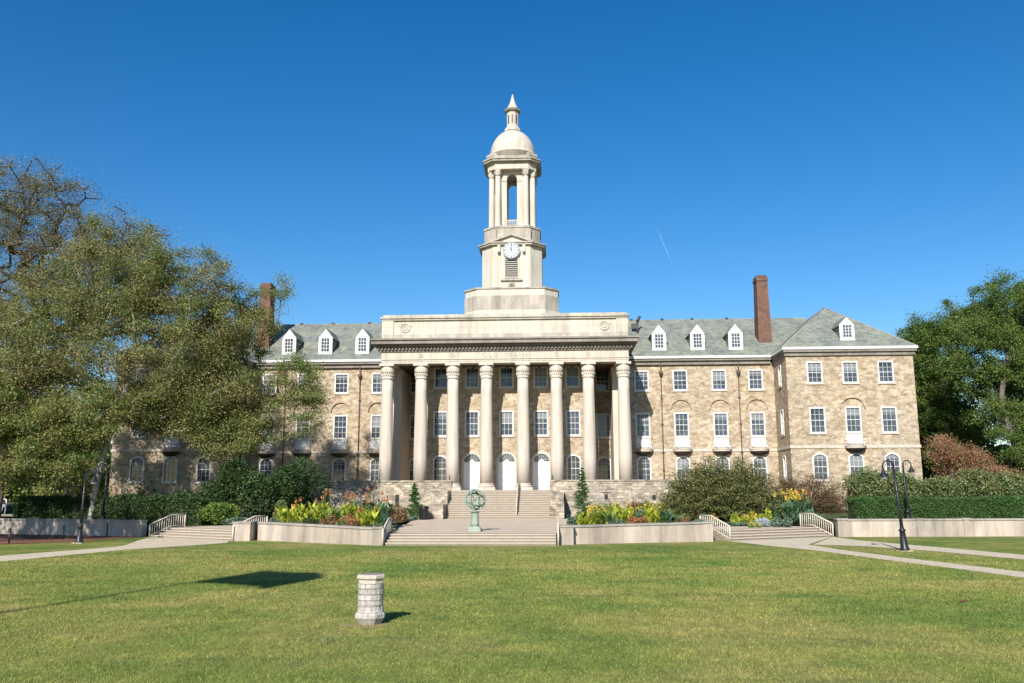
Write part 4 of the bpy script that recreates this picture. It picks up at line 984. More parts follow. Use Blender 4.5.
def tree(name,label,cat,base,trunk,blobs,nclump,nleaf,size,leafmat,barkmat,seed,r0=.4,group=None,csig=.62,shell=.5,minr=.018):
    """trunk: list of points; blobs: (x,y,z,rx,ry,rz,weight)"""
    g=rng(seed); o=empty(name,base,label,cat,group)
    # target points
    w_=np.array([b[6] for b in blobs],float); w_/=w_.sum(); ids=g.choice(len(blobs),nclump,p=w_)
    B=np.array([b[:6] for b in blobs],float)[ids]
    d=g.normal(size=(nclump,3)); d/=np.linalg.norm(d,axis=1)[:,None]; rr_=(shell+(1-shell)*g.random(nclump))**.8*(.35+.65*g.random(nclump)**.35)
    T=B[:,:3]+d*rr_[:,None]*B[:,3:6]
    T=T[np.argsort(np.linalg.norm(T-np.array(trunk[-1]),axis=1))]
    nodes=[np.array(p,float) for p in trunk]; par=[-1]+list(range(len(trunk)-1)); 
    NA=np.zeros((nclump*5+len(trunk)+5,3)); cnt=len(nodes); NA[:cnt]=nodes
    start=max(1,int(len(trunk)*.45))
    dep=list(range(len(trunk)))
    tips=[]
    top=np.array(trunk[-1])
    for t in T:
        dd=NA[start:cnt]-t; ds=np.linalg.norm(dd,axis=1)
        # prefer nodes lower and nearer the trunk axis than the target
        pen=ds+np.where(NA[start:cnt,2]>t[2]+.3,1.5,0)+.10*np.linalg.norm(NA[start:cnt,:2]-t[:2],axis=1)
        k=int(np.argmin(pen))+start; L=ds[k-start]; ns=max(1,min(4,int(L/1.1))); p0=NA[k].copy(); prev=k
        sag=np.array([0,0,.12*L])
        for i in range(1,ns+1):
            f=i/ns; q=p0+(t-p0)*f+sag*math.sin(PI*f)+(g.normal(size=3)*.10*min(L,2) if i<ns else 0)
            if cnt>=len(NA)-1: break
            NA[cnt]=q; par.append(prev); prev=cnt; cnt+=1
        tips.append(prev)
    # radii by pipe model
    wgt=np.zeros(cnt); kids=[0]*cnt
    for i in range(cnt): 
        if par[i]>=0: kids[par[i]]+=1
    for i in range(cnt-1,0,-1):
        if kids[i]==0: wgt[i]=1
        wgt[par[i]]+=wgt[i]
    rad=np.maximum(minr,r0*(wgt/max(wgt[0],1))**.48)
    vs=[];fs=[]
    for i in range(1,cnt):
        a,b=NA[par[i]],NA[i]; t=b-a; L=np.linalg.norm(t)
        if L<1e-4: continue
        t=t/L; u=np.cross(t,[0,0,1] if abs(t[2])<.9 else [1,0,0]); u/=np.linalg.norm(u); v=np.cross(t,u); ra=min(rad[par[i]],rad[i]*1.6) if par[i]>=len(trunk) else min(rad[par[i]],rad[i]*(1.15 if i<len(trunk) else 1.5)); ns=10 if rad[i]>.15 else 5
        k0=len(vs)
        for (c,r) in ((a,ra),(b,rad[i])):
            for k in range(ns): an=2*PI*k/ns; vs.append(tuple(c+(u*math.cos(an)+v*math.sin(an))*r))
        for k in range(ns): l=(k+1)%ns; fs.append((k0+k,k0+l,k0+ns+l,k0+ns+k))
    m=MB(); m.add(vs,fs,True); m.lathe([(r0*1.35,-.3),(r0*1.1,.3),(r0*.95,.9)],10,tuple(trunk[0])); m.build('trunk',barkmat,o)
    # leaves: gaussian clumps round each tip and along its last twig
    tp=NA[tips]; pr=NA[[par[t] for t in tips]]
    idx=g.integers(0,len(tips),nleaf); f=g.random(nleaf)[:,None]**.6
    cl=g.random(len(tips))
    C=pr[idx]+(tp[idx]-pr[idx])*f+g.normal(size=(nleaf,3))*csig*np.array([1,1,.62])*(.55+.9*cl[idx])[:,None]
    foliage('crown',C,leafmat,o,seed,size,rn=.15+.7*cl[idx])
    return o
TG='tall trees at the left of the hall'
# left: tall sparse elm with bare limbs showing
tree('elm_tree','tall thin-leaved elm at the far left with dark bare limbs against the sky','tree',(-46,78,.7),[(-46,78,.7),(-46,78,4),(-45.5,78,8),(-45,78,11.5),(-44.6,78,14)],
  [(-46.5,78,24,6.5,6,8,1),(-41,77,24,8.5,6,8,1.4),(-35.5,78,21,6.5,6,5.5,1.0),(-36.5,77,25.5,6.5,5,4.6,.9),(-45,77,31,8,5,4.8,1.2),(-50,78,28.5,6,5,6.5,.7),(-31.5,77,19.5,5,4,4.5,.7)],860,150000,.068,M['elm2'],M['barkd'],11,.62,TG,.60,.35,.04)
# big broad elm in the middle
tree('elm_tree','broad olive-leaved elm with pale trunks behind the mulch bed, tallest part left of the chimney','tree',(-31.5,68,.6),[(-31.5,68,.6),(-31.4,68,3),(-30.9,68,6),(-30.3,68.2,9),(-29.5,68.5,12)],
  [(-31.5,69,21,6.5,5,5.4,1.3),(-25.8,69,20,5,4.5,4.8,1.0),(-35,68,15.5,5.5,5,5.5,1),(-28,68,13.5,7,4.5,5.5,1.1),(-23,69,16,4.5,4,4.8,.7),(-38.5,67,11,5.5,4,4.5,.9),(-27,70.5,10.0,4.6,2.6,3.0,1.5),(-22.5,70,11,4,2.6,3.2,.9)],680,215000,.076,M['elm'],M['barkp'],12,.25,TG,.52)
# second stem of the pale trunks
tree('elm_tree','smaller pale-stemmed elm just left of the broad one, branches leaning over the hedge','tree',(-34.8,70,.7),[(-34.8,70,.7),(-34.7,70,3.5),(-35.0,70,7),(-35.4,70,10)],
  [(-37,70,12,4.5,4,4.6,1),(-42,69,14,5,4,5,1),(-38.5,70,18,5.5,4.5,4.6,1)],240,70000,.08,M['elm'],M['barkp'],13,.20,TG,.52)
# right part of the mass, before the left pavilion and wing
tree('oak_tree','oak whose right branches spread in front of the left wing and brick chimney','tree',(-21.8,72,.8),[(-21.8,72,.8),(-21.8,72,3),(-21.5,72,6),(-21.3,72,9),(-21,72,12)],
  [(-23,72,16.5,4.2,3.6,5,1.0),(-21.6,72,17,3.0,3.2,5.0,.65),(-16.8,72,12.3,3.0,3.0,3.4,.55),(-24.5,71,10.5,4.5,3.5,4,.9),(-22,70.5,7.6,3.6,2.2,2.4,.8),(-15.3,72,9.2,1.7,2.4,2.6,.22),(-19.5,72,9,3,3,3.4,.5),(-18.4,72,20.2,1.7,2,1.6,.08)],420,98000,.070,M['oak'],M['bark'],14,.30,TG,.42)
# low bright oak at the left edge
tree('oak_tree','bushy oak with yellow green lower branches at the left edge above the hedge','tree',(-38.3,66.8,.6),[(-38.3,66.8,.6),(-38.2,66.8,3),(-37.9,66.6,5),(-37.5,66.5,7)],
  [(-35,66,7.8,4.5,3.6,3.0,1),(-31.0,66,9,3.6,3.2,2.6,.7),(-39,66,9.5,4.5,4,3.6,1),(-35,66,5.0,5,3,1.6,.6)],300,100000,.078,M['oak'],M['bark'],15,.22,TG,.44)
# trees out of frame at the left that throw the shade over wall and mulch
tree('elm_tree','tall elm just outside the left edge whose shade falls on the low wall','tree',(-46,44,0),[(-46,44,0),(-46,44,4),(-45.6,44,8),(-45,44,11)],
  [(-45,43,15,8,7,6,1),(-37,42.5,13.0,6,6,3.4,.8)],160,11000,.16,M['elm'],M['bark'],16,.45,None,.55)
tree('elm_tree','second tall elm outside the left edge shading the left side steps','tree',(-36.5,37,0),[(-36.5,37,0),(-36.3,37,5),(-35.5,37.2,10),(-34,37.5,13)],
  [(-33.5,40,15.5,5.5,6,3.0,1),(-28.5,45,12.6,4.2,4,2.2,.6)],120,7000,.16,M['elm'],M['bark'],17,.3,None,.55)
# background trees at left
bgL=[(-44,88,6,4,M['oak']),(-38,90,7,4,M['green']),(-60,92,14,8,M['green']),(-52,98,13,7,M['elm']),(-46,92,8,5,M['green']),(-68,88,18,9,M['elm']),(-56,84,7,4.5,M['green']),(-41,97,9,4.5,M['green'])]
for i,(x,y,h,r,mt) in enumerate(bgL):
    tree('background_tree',['small oak in the gap between the elm stems','small green tree close behind the pale elm stems','wide green tree in the distance behind the person at the left','olive tree far behind the elms near the left pavilion','low green tree in the gap under the elms at left','tallest far tree at the left picture edge','small green tree nearest behind the walking person','low tree close to the left end of the hall'][i],'tree',(x,y,.8),[(x,y,.8),(x,y,h*.3),(x,y,h*.5)],
      [(x,y,h*.62,r,r*.8,h*.4,1),(x+r*.4,y-1,h*.45,r*.7,r*.7,h*.3,.6)],110,18000,.2,mt,M['bark'],30+i,.3,'trees far back at the left',.8)
def far_wood(label,x0,x1,y0,y1,h,n,seed):
    g=rng(seed); X=x0+(x1-x0)*g.random(n); Y=y0+(y1-y0)*g.random(n); top=h*(.75+.2*np.sin(X*.35+seed)+.12*np.sin(X*.9)); Z=.6+top*g.random(n)**.8
    o=foliage('far_wood',np.stack([X,Y,Z],1),M['green'],None,seed,.55); tag(o,label,'trees',kind='stuff')
far_wood('low mass of distant trees seen under the elms at the left',-150,-43,118,128,11,42000,301)
far_wood('low mass of distant trees seen between the trunks at the right',47,150,118,128,12,42000,302)
# right trees
TR='tall green trees at the right of the hall'
tree('maple_tree','tall dense green maple at the right edge with pale curving trunk','tree',(48.6,84,1.2),[(48.6,84,1.2),(48.1,84,4.5),(47.2,84,8),(46.6,84.2,11),(47.3,84.5,14),(48.5,85,17)],
  [(50,86,19.5,5.5,4.5,4.6,1.2),(46,86,16.2,4.8,4.2,4.4,1),(54,86,16,5.5,4.5,5.5,1),(48.5,85.5,11.5,5,4,4.2,.9),(50.5,83,6.0,4.5,3,3.4,.55),(47.0,82.5,7.5,3.2,2.5,3.0,.35),(55.5,85,22,4.5,4.5,3.6,.6)],520,150000,.085,M['green'],M['bark'],21,.26,TR,.40)
tree('maple_tree','rounded green maple just right of the right pavilion, in front of the others','tree',(47,97,1.5),[(47,97,1.5),(47,97,6),(47,97,10),(47,97,14)],
  [(46.8,97,17.6,4.6,4,5.4,1),(45.0,97,13.5,3.4,4,4.8,.7),(50,97,21,4.6,4.5,3.6,.8),(46.5,96,8.8,4.2,4,4.3,.7),(44.6,97,19.4,2.0,2.6,2.8,.25)],440,120000,.09,M['green'],M['bark'],22,.3,TR,.40)
tree('maple_tree','dark green maple rising behind at the right edge of the picture','tree',(57,92,1.5),[(57,92,1.5),(56.8,92,6),(56.5,92,11),(56,92,15)],
  [(57,92,19,6.5,5,6,1),(53,93,22,5,4.5,4.2,.7),(54,91,11,5.5,4.5,4.8,.8)],400,90000,.095,M['green'],M['bark'],23,.3,TR,.5)
for i,(x,y,h) in enumerate(((45.0,107,18),(52,108,21),(62,104,21))):
    tree('background_tree',['farthest green tree peeping past the corner of the right pavilion','tall far tree between the maples at right','far tree filling the right edge low down'][i],'tree',(x,y,2),[(x,y,2),(x,y,h*.3),(x,y,h*.55)],
      [(x,y,h*.65,5.5,5,h*.36,1),(x,y,h*.35,5.5,5,h*.3,.7)],150,30000,.19,M['green'],M['bark'],40+i,.35,'trees far back at the right',.75)
tree('small_maple','low spreading pink and russet leaved small maple before the right trees','tree',(40.9,79,1.0),[(40.9,79,1.0),(40.8,79,2.2),(40.6,79,3.2)],
  [(40.4,79,5.2,3.2,2.4,2.2,1),(38.5,78.6,6.6,1.3,2,1.5,.4),(43.4,79,4.2,2.2,2,1.8,.5)],230,19000,.062,M['pink'],M['barkd'],24,.14,None,.36)
# under-storey at far right
def shrub(name,label,cat,c,r,n,size,mat,seed,group=None,spikes=0,flat=1.,stem=True,lumps=9,up=.35):
    """c: base centre, r: (rx,ry,h)"""
    g=rng(seed); o=empty(name,c,label,cat,group)
    L=[]
    for k in range(lumps):
        a=g.random()*2*PI; q=math.sqrt(g.random())*.72; L.append((c[0]+r[0]*q*math.cos(a),c[1]+r[1]*q*math.sin(a),c[2]+r[2]*(.25+.55*g.random()*(1-q*.55)),.45+.2*g.random()))
    L=np.array(L); ids=g.integers(0,lumps,n); d=g.normal(size=(n,3)); d/=np.linalg.norm(d,axis=1)[:,None]
    rad=(.55+.45*g.random(n))**.7
    C=L[ids,:3]+d*rad[:,None]*L[ids,3:4]*np.array([r[0]*.85,r[1]*.85,r[2]*.55*flat])
    C[:,2]=np.where(C[:,2]<c[2]+.05,c[2]+.05+g.random(n)*r[2]*.3,C[:,2])
    rn=g.random(lumps)[ids]*.6+.2
    foliage('foliage',C,mat,o,seed,size,rn=rn,up=up)
    if stem:
        m=MB()
        for k in range(min(lumps,8)):
            p=L[k]; m.tube([(c[0]+(p[0]-c[0])*.12,c[1]+(p[1]-c[1])*.12,c[2]-.1),(c[0]+(p[0]-c[0])*.55,c[1]+(p[1]-c[1])*.55,c[2]+(p[2]-c[2])*.5),tuple(p[:3])],[.05,.035,.015],5)
        m.build('stems',M['barkd'],o)
    return o
def spray_shrub(name,label,c,r,nb,mat,seed,size=.06,per=55):
    """spreading yew: many arching sprays, layered"""
    g=rng(seed); o=empty(name,c,label,'shrub'); C=[];rn=[]; m=MB()
    for k in range(nb):
        a=g.random()*2*PI; el=math.asin(.04+.93*g.random()); L=(.72+.33*g.random())
        dx,dy,dz=math.cos(a)*math.cos(el)*r[0]*L,math.sin(a)*math.cos(el)*r[1]*L,math.sin(el)*r[2]*L
        tip=np.array([c[0]+dx,c[1]+dy,c[2]+.15+dz]); base=np.array([c[0]+dx*.1,c[1]+dy*.1,c[2]]); mid=(tip+base)/2+np.array([0,0,r[2]*.10])
        if k%4==0: m.tube([tuple(base),tuple(mid),tuple(tip)],[.04,.025,.008],4)
        f=.5+.5*g.random(per)**.7; P=base+(tip-base)*f[:,None]+np.array([0,0,1])*(np.sin(PI*f)*r[2]*.10)[:,None]
        sp=np.array([.34,.30,.085])*(1.25-f*.6)[:,None]*1.2; P=P+g.normal(size=(per,3))*sp; C.append(P); rn.append(np.full(per,g.random()*.7+.1))
    m.build('stems',M['barkd'],o); C=np.concatenate(C); C[:,2]=np.maximum(C[:,2],c[2]+.03); foliage('foliage',C,mat,o,seed,size,.45,.9,rn=np.concatenate(rn)); return o
spray_shrub('yew_shrub','large spreading dark olive yew right of the flower bed, in front of the wing wall',(17.2,67,.7),(5.0,3.8,4.9),620,M['yew'],51,.08,95)
spray_shrub('russet_shrub','looser reddish brown shrub between the big yew and the clipped hedge',(24.4,71,.9),(3.9,2.6,3.7),330,M['russet'],52,.065,60)
# hedges
def hedge(name,label,p0,p1,wd,z0,z1,n,size,mat,seed,lump=.08,core=True):
    g=rng(seed); p0=np.array(p0,float);p1=np.array(p1,float); o=empty(name,(p0[0],p0[1],z0),label,'hedge')
    d=p1-p0; L=np.linalg.norm(d); d/=L; nn=np.array([-d[1],d[0]]); h=z1-z0
    # sample faces: front, back, top
    ar=np.array([L*h*1.0,L*h*.35,L*wd]); ids=g.choice(3,n,p=ar/ar.sum()); u=g.random(n)*L; v=g.random(n)
    X=np.zeros((n,3)); off=np.where(ids==0,-wd/2,np.where(ids==1,wd/2,(v-.5)*wd)); z=np.where(ids==2,z1,z0+v*h)
    wob=lump*(np.sin(u*2.1+seed)+np.sin(u*5.3)*.5+np.sin(u*.7)*1.2)
    off=off-np.where(ids==0,1,0)*wob; z=z+np.where(ids==2,wob,0)
    X[:,0]=p0[0]+d[0]*u+nn[0]*off; X[:,1]=p0[1]+d[1]*u+nn[1]*off; X[:,2]=z; X+=g.normal(size=(n,3))*(.05+lump*.6)
    foliage('foliage',X,mat,o,seed,size)
    m=MB(); m.beam(p0+d*.15,p1-d*.1,wd*.82,z0,z1-.12-lump); m.build('branch_core',M['groundcov'],o); return o
hedge('clipped_hedge','neatly clipped deep green hedge standing right behind the low wall at right',(25.6,64.2),(66,66.5),1.7,.58,2.42,120000,.052,M['hedge'],61,.035)
hedge('shrub_hedge','shaggy grey green hedge behind the clipped one, below the pavilion windows',(28.6,73),(44.0,74.5),2.6,.8,3.6,56000,.09,M['rhodo'],62,.34)
hedge('shaded_hedge','dark shaded hedge on top of the low wall under the elms at left',(-38.3,69.9),(-22,67.0),1.6,.6,2.5,30000,.08,M['darkgreen'],63,.1)
# dark evergreen masses left of the flower bed
for i,(x,y,rx,ry,h,lab) in enumerate(((-24.4,71,2.8,2.2,3.9,'dark evergreen shrub above the left side steps, below a pavilion window'),(-20.6,70,3.2,2.4,5.7,'large dark evergreen shrub in the middle of the dark group by the left steps'),(-16.9,72,3.3,2.4,5.9,'tallest dark evergreen shrub beside the yellow cannas'),(-17.6,76,2.6,2.0,4.6,'hindmost dark evergreen shrub against the left terrace wall'),(-26.8,72,2.4,2,3.0,'dark evergreen shrub at the foot of the left pavilion'))):
    shrub('evergreen_shrub',lab,'shrub',(x,y,.6),(rx,ry,h),15000,.095,M['darkgreen'],70+i,'dark evergreen shrubs left of the flower bed')
shrub('bright_shrub','bright green leafy shrub behind the left side-step railing','shrub',(-20.6,66.8,.6),(1.9,1.2,1.9),5200,.09,M['bright'],80)
shrub('bright_shrub','small light green upright shrub between side steps and cannas','shrub',(-15.8,66,.6),(.7,.7,1.9),2600,.07,M['rhodo'],81)
shrub('silver_shrub','low grey leaved plant at the head of the left side steps','plant',(-19.0,65.6,.6),(1.3,.7,.75),2000,.07,M['bluegreen'],82,stem=False)
# small conifers
def conifer(label,c,h,r,seed,n=9000,mat='darkgreen'):
    g=rng(seed); o=empty('small_conifer',c,label,'tree','small conifers against the terrace wall'); m=MB(); m.tube([(c[0],c[1],c[2]-.1),(c[0],c[1],c[2]+h*.97)],[.07,.015],6); m.build('trunk',M['barkd'],o)
    K=110; bt=np.sort(g.random(K))**1.15; ba=g.random(K)*2*PI; bl=(r*(1-bt)**.85+.06)*(.55+.6*g.random(K)); k_=g.integers(0,K,n); f=g.random(n)**.6
    C=np.stack([c[0]+bl[k_]*f*np.cos(ba[k_]),c[1]+bl[k_]*f*np.sin(ba[k_]),c[2]+.1+bt[k_]*h*.96-bl[k_]*f*.10+.18*bl[k_]*f*f*3*.3],1)+g.normal(size=(n,3))*np.array([.085,.085,.06])*(1.25-bt[k_])[:,None]
    foliage('crown',C,M[mat],o,seed,.06,.4,.1,rn=g.random(K)[k_])
conifer('small dense conifer beside the litter bin left of the stairs',(-7.35,76.0,.75),3.05,.92,91,9000,'hedge')
conifer('taller spiky conifer right of the stairs in the flower bed',(7.0,73.6,.75),4.3,1.05,92,9000,'hedge')
# flower-bed soil behind the low walls
bed1=sheet('planting_bed',[(-5.9,51.6),(-14.2,57.0),(-15.3,58.3),(-15.6,63),(-15,80),(-8.3,80),(-6.7,66),(-5.5,57)],[.80,.9,.9,.9,1.0,1.0,.85,.8],M['soil'])
bed2=sheet('planting_bed',[(5.8,52.6),(13.9,55.4),(14.2,56.6),(6.0,57.9)],[.85,.9,.9,.85],M['soil'])
bed3=sheet('planting_bed',[(6.6,66.9),(19.2,66.8),(22.5,62.4),(25.4,63.6),(26.5,76),(21,80),(8,80)],[.72,.72,.7,.7,.9,1.0,.85],M['soil'])
# cannas and flower clumps
def canna(label,c,r,h,mat,seed,nst=14,flower='orange',nfl=5,group='tall canna clumps in the flower beds',fh=.35,name='canna_clump'):
    g=rng(seed); o=empty(name,c,label,'plant',group); Q=[]; 
    st=MB(); heads=[]
    for k in range(nst):
        a=g.random()*2*PI; q=math.sqrt(g.random()); bx,by=c[0]+r*q*math.cos(a),c[1]+r*q*math.sin(a); hh=h*(.7+.35*g.random())
        if k<nfl: heads.append((bx,by,c[2]+hh+fh)); st.tube([(bx,by,c[2]),(bx,by,c[2]+hh+fh)],.015,4)
        for j in range(8):
            an=g.random()*2*PI; z0=c[2]+hh*(.05+.75*j/8); L=.42+.22*g.random(); tilt=.25+.5*g.random()
            d=np.array([math.cos(an)*math.sin(tilt),math.sin(an)*math.sin(tilt),math.cos(tilt)]); sd_=np.array([-math.sin(an),math.cos(an),0])*(.085+.05*g.random())
            p=np.array([bx,by,z0]); mid=p+d*L*.5; tip=p+d*L+np.array([math.cos(an),math.sin(an),-.4])*.08; Q.append([p,mid+sd_,tip,mid-sd_])
    V=np.array(Q); quadmesh('leaves',V,4,mat,o,g.random(len(V)),g.random(len(V)))
    if nfl:
        st.build('stalks',M['bright'],o)
        for hd in heads: foliage('flower_head',np.array(hd)+g.normal(size=(26,3))*np.array([.05,.05,.10]),M[flower],o,seed,.06,.7)
    return o
def low_plant(name,label,c,r,h,mat,seed,n=900,size=.06,fl=None,group='low mixed flowers and foliage in the beds'):
    g=rng(seed); o=empty(name,c,label,'plant',group); a=g.random(n)*2*PI; q=g.random(n)**.5; z=g.random(n)**.7
    K=max(5,int(9*r)); ca=g.random(K)*2*PI; cq=np.sqrt(g.random(K))*.8; ch=h*(.45+.6*g.random(K)); cr=r*(.28+.22*g.random(K)); k_=g.integers(0,K,n)
    d=g.normal(size=(n,3)); d/=np.linalg.norm(d,axis=1)[:,None]; d*=(g.random(n)**.4)[:,None]
    C=np.stack([c[0]+r*cq[k_]*np.cos(ca[k_])+d[:,0]*cr[k_],c[1]+r*.8*cq[k_]*np.sin(ca[k_])+d[:,1]*cr[k_],c[2]+ch[k_]*(.5+.5*d[:,2])*(1-.3*cq[k_])],1)
    foliage('foliage',C,mat,o,seed,size,up=.1)
    if fl:
        k=n//5; C2=C[np.argsort(-C[:,2])[:k*2:2]]+np.array([0,0,.06]); C2=C2+g.normal(size=C2.shape)*.05; tag(foliage('flowers',C2,M[fl],o,seed+5,size*.8),kind='stuff')
    return o
# left bed
Lb=[(-12.6,58.0,.95,1.25,'lime_leaf','yellow',2,.1,'yellow green canna clump nearest the left end of the left bed'),(-11.2,57.2,.9,1.35,'lime_leaf','orange',3,.3,'yellow green canna clump with orange buds, second from the left end'),(-10.9,59.5,.8,1.6,'lime_leaf','orange',3,.5,'tall lime canna with high orange flowers behind the yellow clumps'),
 (-8.9,59.0,.8,1.5,'lime_leaf','orange',5,.5,'lime canna with a cluster of orange heads in mid left bed'),(-9.6,57.0,.6,1.0,'bright','yellow',0,.2,'low fresh green canna in the middle of the left bed front row'),(-7.6,60.5,.75,1.75,'cannag','orange',5,.6,'tallest green canna with red orange heads near the middle of the left bed'),(-6.9,59.6,.6,1.5,'cannag','orange',2,.5,'green canna right of the tallest one in the left bed'),
 (-6.6,54.0,.65,.95,'lime_leaf','orange',2,.2,'yellow green canna clump near the plaza steps railing'),(-6.9,56.4,.7,1.25,'bright','orange',2,.2,'fresh green canna behind the one beside the plaza railing')]
for i,(x,y,r,h,mt,fl,nf,fh,lab) in enumerate(Lb): canna(lab,(x,y,.88),r,h,M[mt],100+i,16,fl,nf,fh=fh)
lowL=[(-13.5,57.6,'bluegreen',.5,.5,None,'blue green tuft at the far left of the left bed'),(-10.3,55.7,'darkgreen',.7,.6,None,'dark green tuft in front of the lime cannas'),(-9.0,55.2,'redbrown',.75,.7,None,'rust coloured low plant behind the left low wall'),(-8.2,54.6,'rhodo',.7,.6,'orange','grey green low plant with small orange flowers, left bed front'),(-7.7,55.8,'redbrown',.75,.85,None,'rust plant behind the grey green one in the left bed'),(-7.4,53.9,'redbrown',.6,.55,'orange','rusty orange low plant near the plaza end of the left bed'),(-11.9,56.6,'rhodo',.6,.5,None,'grey green tuft between yellow cannas at the wall'),(-5.9,53.0,'rhodo',.4,.5,None,'grey green tuft beside the plaza railing'),(-8.6,66,'yellow',.9,1.2,None,'pale yellow flowering bush left of the small conifer'),(-6.3,62.5,'redbrown',.6,1.5,None,'tall rust plant behind the plaza end of the left bed'),(-9.0,63,'rhodo',1.2,1.4,None,'grey green bush at the back of the left bed')]
for i,(x,y,mt,r,h,fl,lab) in enumerate(lowL): low_plant('low_plant',lab,(x,y,.88),r*1.15,h*1.15,M[mt],130+i,int(2200*r*r+1000),.06,fl)
# right bed (front) and planting behind the path
Rb=[(6.7,54.0,.6,.75,'lime_leaf','yellow',0,.1,'yellow lime clump at the plaza end of the right bed'),(7.9,54.2,.6,.85,'bright','yellow',1,.1,'fresh green clump second from the plaza in the right bed'),(9.0,55.3,.6,1.25,'lime_leaf','yellow',2,.2,'pale lime clump in front of the terrace wall slot, right bed'),(10.7,54.9,.45,1.1,'lime_leaf','yellow',1,.1,'narrow pale yellow clump in the middle of the right bed'),(11.6,55.2,.55,1.0,'cannag','orange',0,.2,'dark green canna just right of the pale yellow clump')]
for i,(x,y,r,h,mt,fl,nf,fh,lab) in enumerate(Rb): canna(lab,(x,y,.85),r,h,M[mt],160+i,14,fl,nf,fh=fh)
lowR=[(5.9,54.4,'bluegreen',.45,.7,None,'grey tuft at the plaza corner of the right bed',.85),(7.3,55.6,'bright',.7,1.1,None,'bright green plant behind the first lime clump at right',.85),(8.5,53.8,'bluegreen',.5,.6,None,'blue green tuft against the right low wall',.85),(9.7,54.3,'redbrown',.6,.75,'orange','orange brown low plant in mid right bed',.85),(10.2,55.8,'bluegreen',.6,1.1,None,'blue grey upright plant in the right bed',.85),(11.3,54.2,'darkgreen',.5,.8,None,'dark green tuft in the right bed front row',.85),(12.6,55.1,'redbrown',.5,.6,None,'rust tuft near the outer end of the right bed',.85),(13.3,55.3,'bluegreen',.6,.5,None,'blue green tuft at the outer end of the right bed',.85),(12.3,56.0,'rhodo',.7,.9,None,'grey green bush behind the dark canna in the right bed',.85),
 (8.8,70.5,'bright',1.1,1.6,'yellow','yellow green bush in front of the terrace wall by the spiky conifer',.75),(10.6,70.5,'redbrown',1.0,1.5,None,'rust bush in front of the terrace wall',.75),(12.3,69.5,'bright',1.2,1.5,'yellow','yellow flowering bush left of the big yew',.75),(13.8,69.0,'lime_leaf',1.3,1.7,'yellow','largest yellow bush touching the big yew',.75),(15.2,67.5,'orange',.5,.8,None,'small orange flowers below the big yew',.75),(14.3,67.3,'lime_leaf',.7,.9,'yellow','small yellow bush below the left side of the yew',.75),(17.2,63.6,'lime_leaf',.55,.9,None,'yellow green tuft under the middle of the yew',.75),(18.3,63.6,'lime_leaf',.6,1.0,'yellow','yellow green tuft under the right side of the yew',.75),(16.0,64.0,'orange',.5,.8,'yellow','orange and yellow tuft under the yew',.75),(19.6,63.2,'lime_leaf',.5,1.0,None,'last yellow green tuft right of the yew',.75),(8.0,72.0,'yellow',.7,1.6,None,'pale yellow bush beside the conifer, right bed',.75),(9.8,73.5,'bright',1.0,1.5,None,'green bush against the right terrace wall',.75),(11.8,73.5,'rhodo',1.2,1.6,None,'grey green bush against the right terrace wall',.75)]
for i,(x,y,mt,r,h,fl,lab,z) in enumerate(lowR): low_plant('low_plant',lab,(x,y,z),r*1.15,h*1.12,M[mt],190+i,int(2200*r*r+1000),.06 if y<60 else .08,fl)
canna('big clump with peach and yellow blooms behind the right side-step railing',(21.7,64.6,.7),1.25,1.9,M['cannag'],230,34,'yellow',20,fh=.35)
canna('orange topped canna leaning out of the big peach clump',(22.6,64.3,.7),.5,2.0,M['cannag'],231,8,'orange',6,fh=.4)
low_plant('silver_plant','round silvery white leaved mound at the head of the right side steps',(18.9,60.0+1.6,.62),.75,.75,M['silver'],232,2200,.07)
low_plant('low_plant','blue green mound between silver plant and right balustrade',(20.3,61.6,.62),.75,.85,M['bluegreen'],233,1800,.07)
low_plant('low_plant','yellow and red edging flowers in front of the silver mound',(18.1,60.6,.62),.5,.35,M['bright'],234,900,.05,'yellow')
low_plant('low_plant','small grey bush at the left corner of the plaza',(-5.3,53.9,.62),.38,.5,M['bluegreen'],235,1200,.05)
low_plant('low_plant','blue green mound right of the big peach clump',(23.0,63.6,.7),.8,1.3,M['bluegreen'],236,2200,.08)
# low juniper mats: uncountable cover
def mat_cover(name,poly_box,z,n,mat,seed,size=.06,h=.35):
    g=rng(seed); x0,x1,y0,y1=poly_box; C=np.stack([x0+g.random(n)*(x1-x0),y0+g.random(n)*(y1-y0),np.zeros(n)],1)
    C[:,2]=z+h*g.random(n)*(.6+.4*np.sin(C[:,0]*1.7)*np.sin(C[:,1]*1.3)); o=foliage(name,C,mat,None,seed,size); tag(o,kind='stuff',label='low blue green ground cover beside the plaza paving' if x0<0 else 'low blue green ground cover in front of the big yew',cat='ground cover'); return o
mat_cover('ground_cover',(-9.5,-6.9,66,75),.8,9000,M['bluegreen'],240,.08)
mat_cover('ground_cover',(13.2,20.4,62.6,66.8),.65,16000,M['bluegreen'],241,.08)
mat_cover('ground_cover',(6.4,13,66.9,72),.7,9000,M['rhodo'],242,.08)
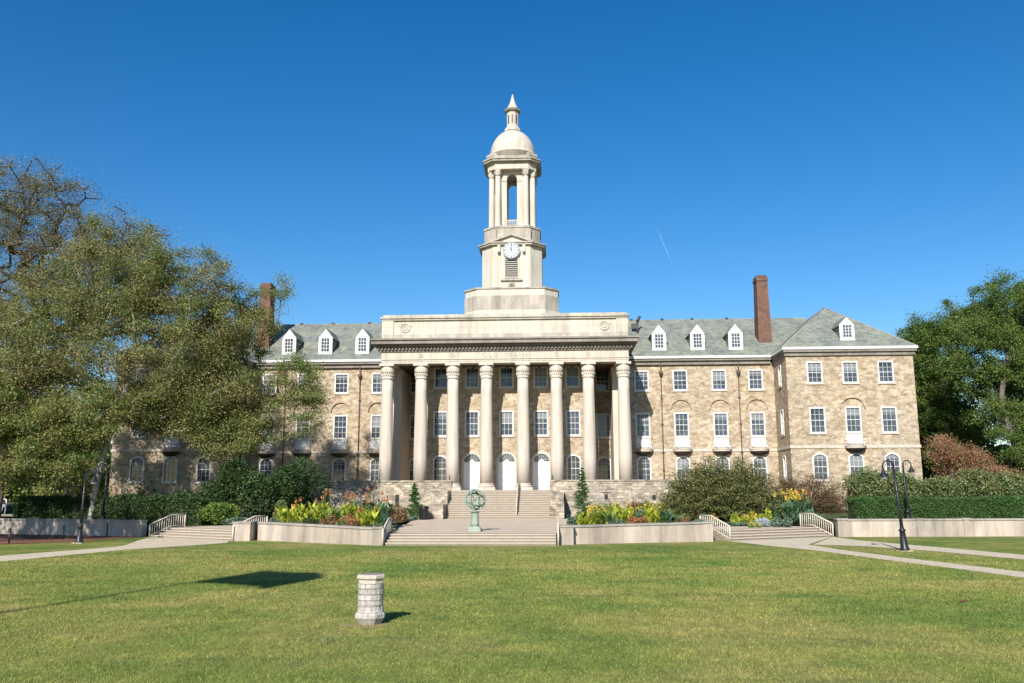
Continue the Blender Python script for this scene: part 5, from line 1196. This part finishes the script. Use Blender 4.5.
# ------------------------------------------------------------------ lawn grass blades
g=rng(7); N=430000
t=g.random(N); Y=9.5+(47-9.5)*t**1.25; keep=g.random(N)<np.clip((48-Y)/16,0,1)**.8; Y=Y[keep]; N=len(Y); xc=5.0-.0515*Y; X=xc+(g.random(N)*2-1)*(Y*.60+.8)
Yk=[4,16,30.5,34.9,40.5,46.2,50.2]; XL=np.interp(Y,Yk,[27,24.5,21.0,20.2,19.0,18.0,16.6]); XR=np.interp(Y,[4.5,16.5,31.6,36,41,46.5,51.4],[28.6,26,22.4,21.5,20.4,19.45,19.05])
XU=np.interp(Y,[20,32,39.4,45.6],[30.5,27.2,25.2,23.6]); LL=np.interp(Y,[17,30,38,43,46.6],[-25.8,-21.8,-19.5,-18.6,-18.0])
ok=~(((X-px_)**2+(Y-py_)**2)<.40**2)&~((X>XL-.05)&(X<XR+.05))&(X<XU-.05)&(X>LL+.1)
X,Y=X[ok],Y[ok]; N=len(X)
clump=.5+.5*np.sin(X*1.9+np.sin(Y*1.3)*2)*np.sin(Y*2.3+np.cos(X*.9)*2)
hgt=(.016+.028*g.random(N))*(.7+.5*clump)*(1+(Y-10)*.02); wd_=.0045*(1+(Y-10)*.06)
an=g.random(N)*2*PI; lean=g.normal(size=(N,2))*hgt[:,None]*.7
P=np.stack([X,Y,np.zeros(N)],1); sx=np.stack([np.cos(an)*wd_,np.sin(an)*wd_,np.zeros(N)],1)
V=np.stack([P-sx,P+sx,P+np.stack([lean[:,0],lean[:,1],hgt],1)],1)
gr=quadmesh('grass',V,3,M['blade'],None,g.random(N),g.random(N)); tag(gr,'short green and straw coloured lawn grass','grass',kind='stuff')
# a few dead leaves on the lawn
for i,(x,y) in enumerate(((15.6,24.5),(15.75,24.6))):
    m=MB(); m.add([(x-.08,y,.03),(x,y-.05,.05),(x+.09,y,.04),(x,y+.06,.09)],[(0,1,2,3)]); tag(m.build('fallen_leaf',M['redbrown'],None,org=(x,y,0)),'brown fallen leaf lying on the right of the lawn','leaf','brown leaves on the lawn')
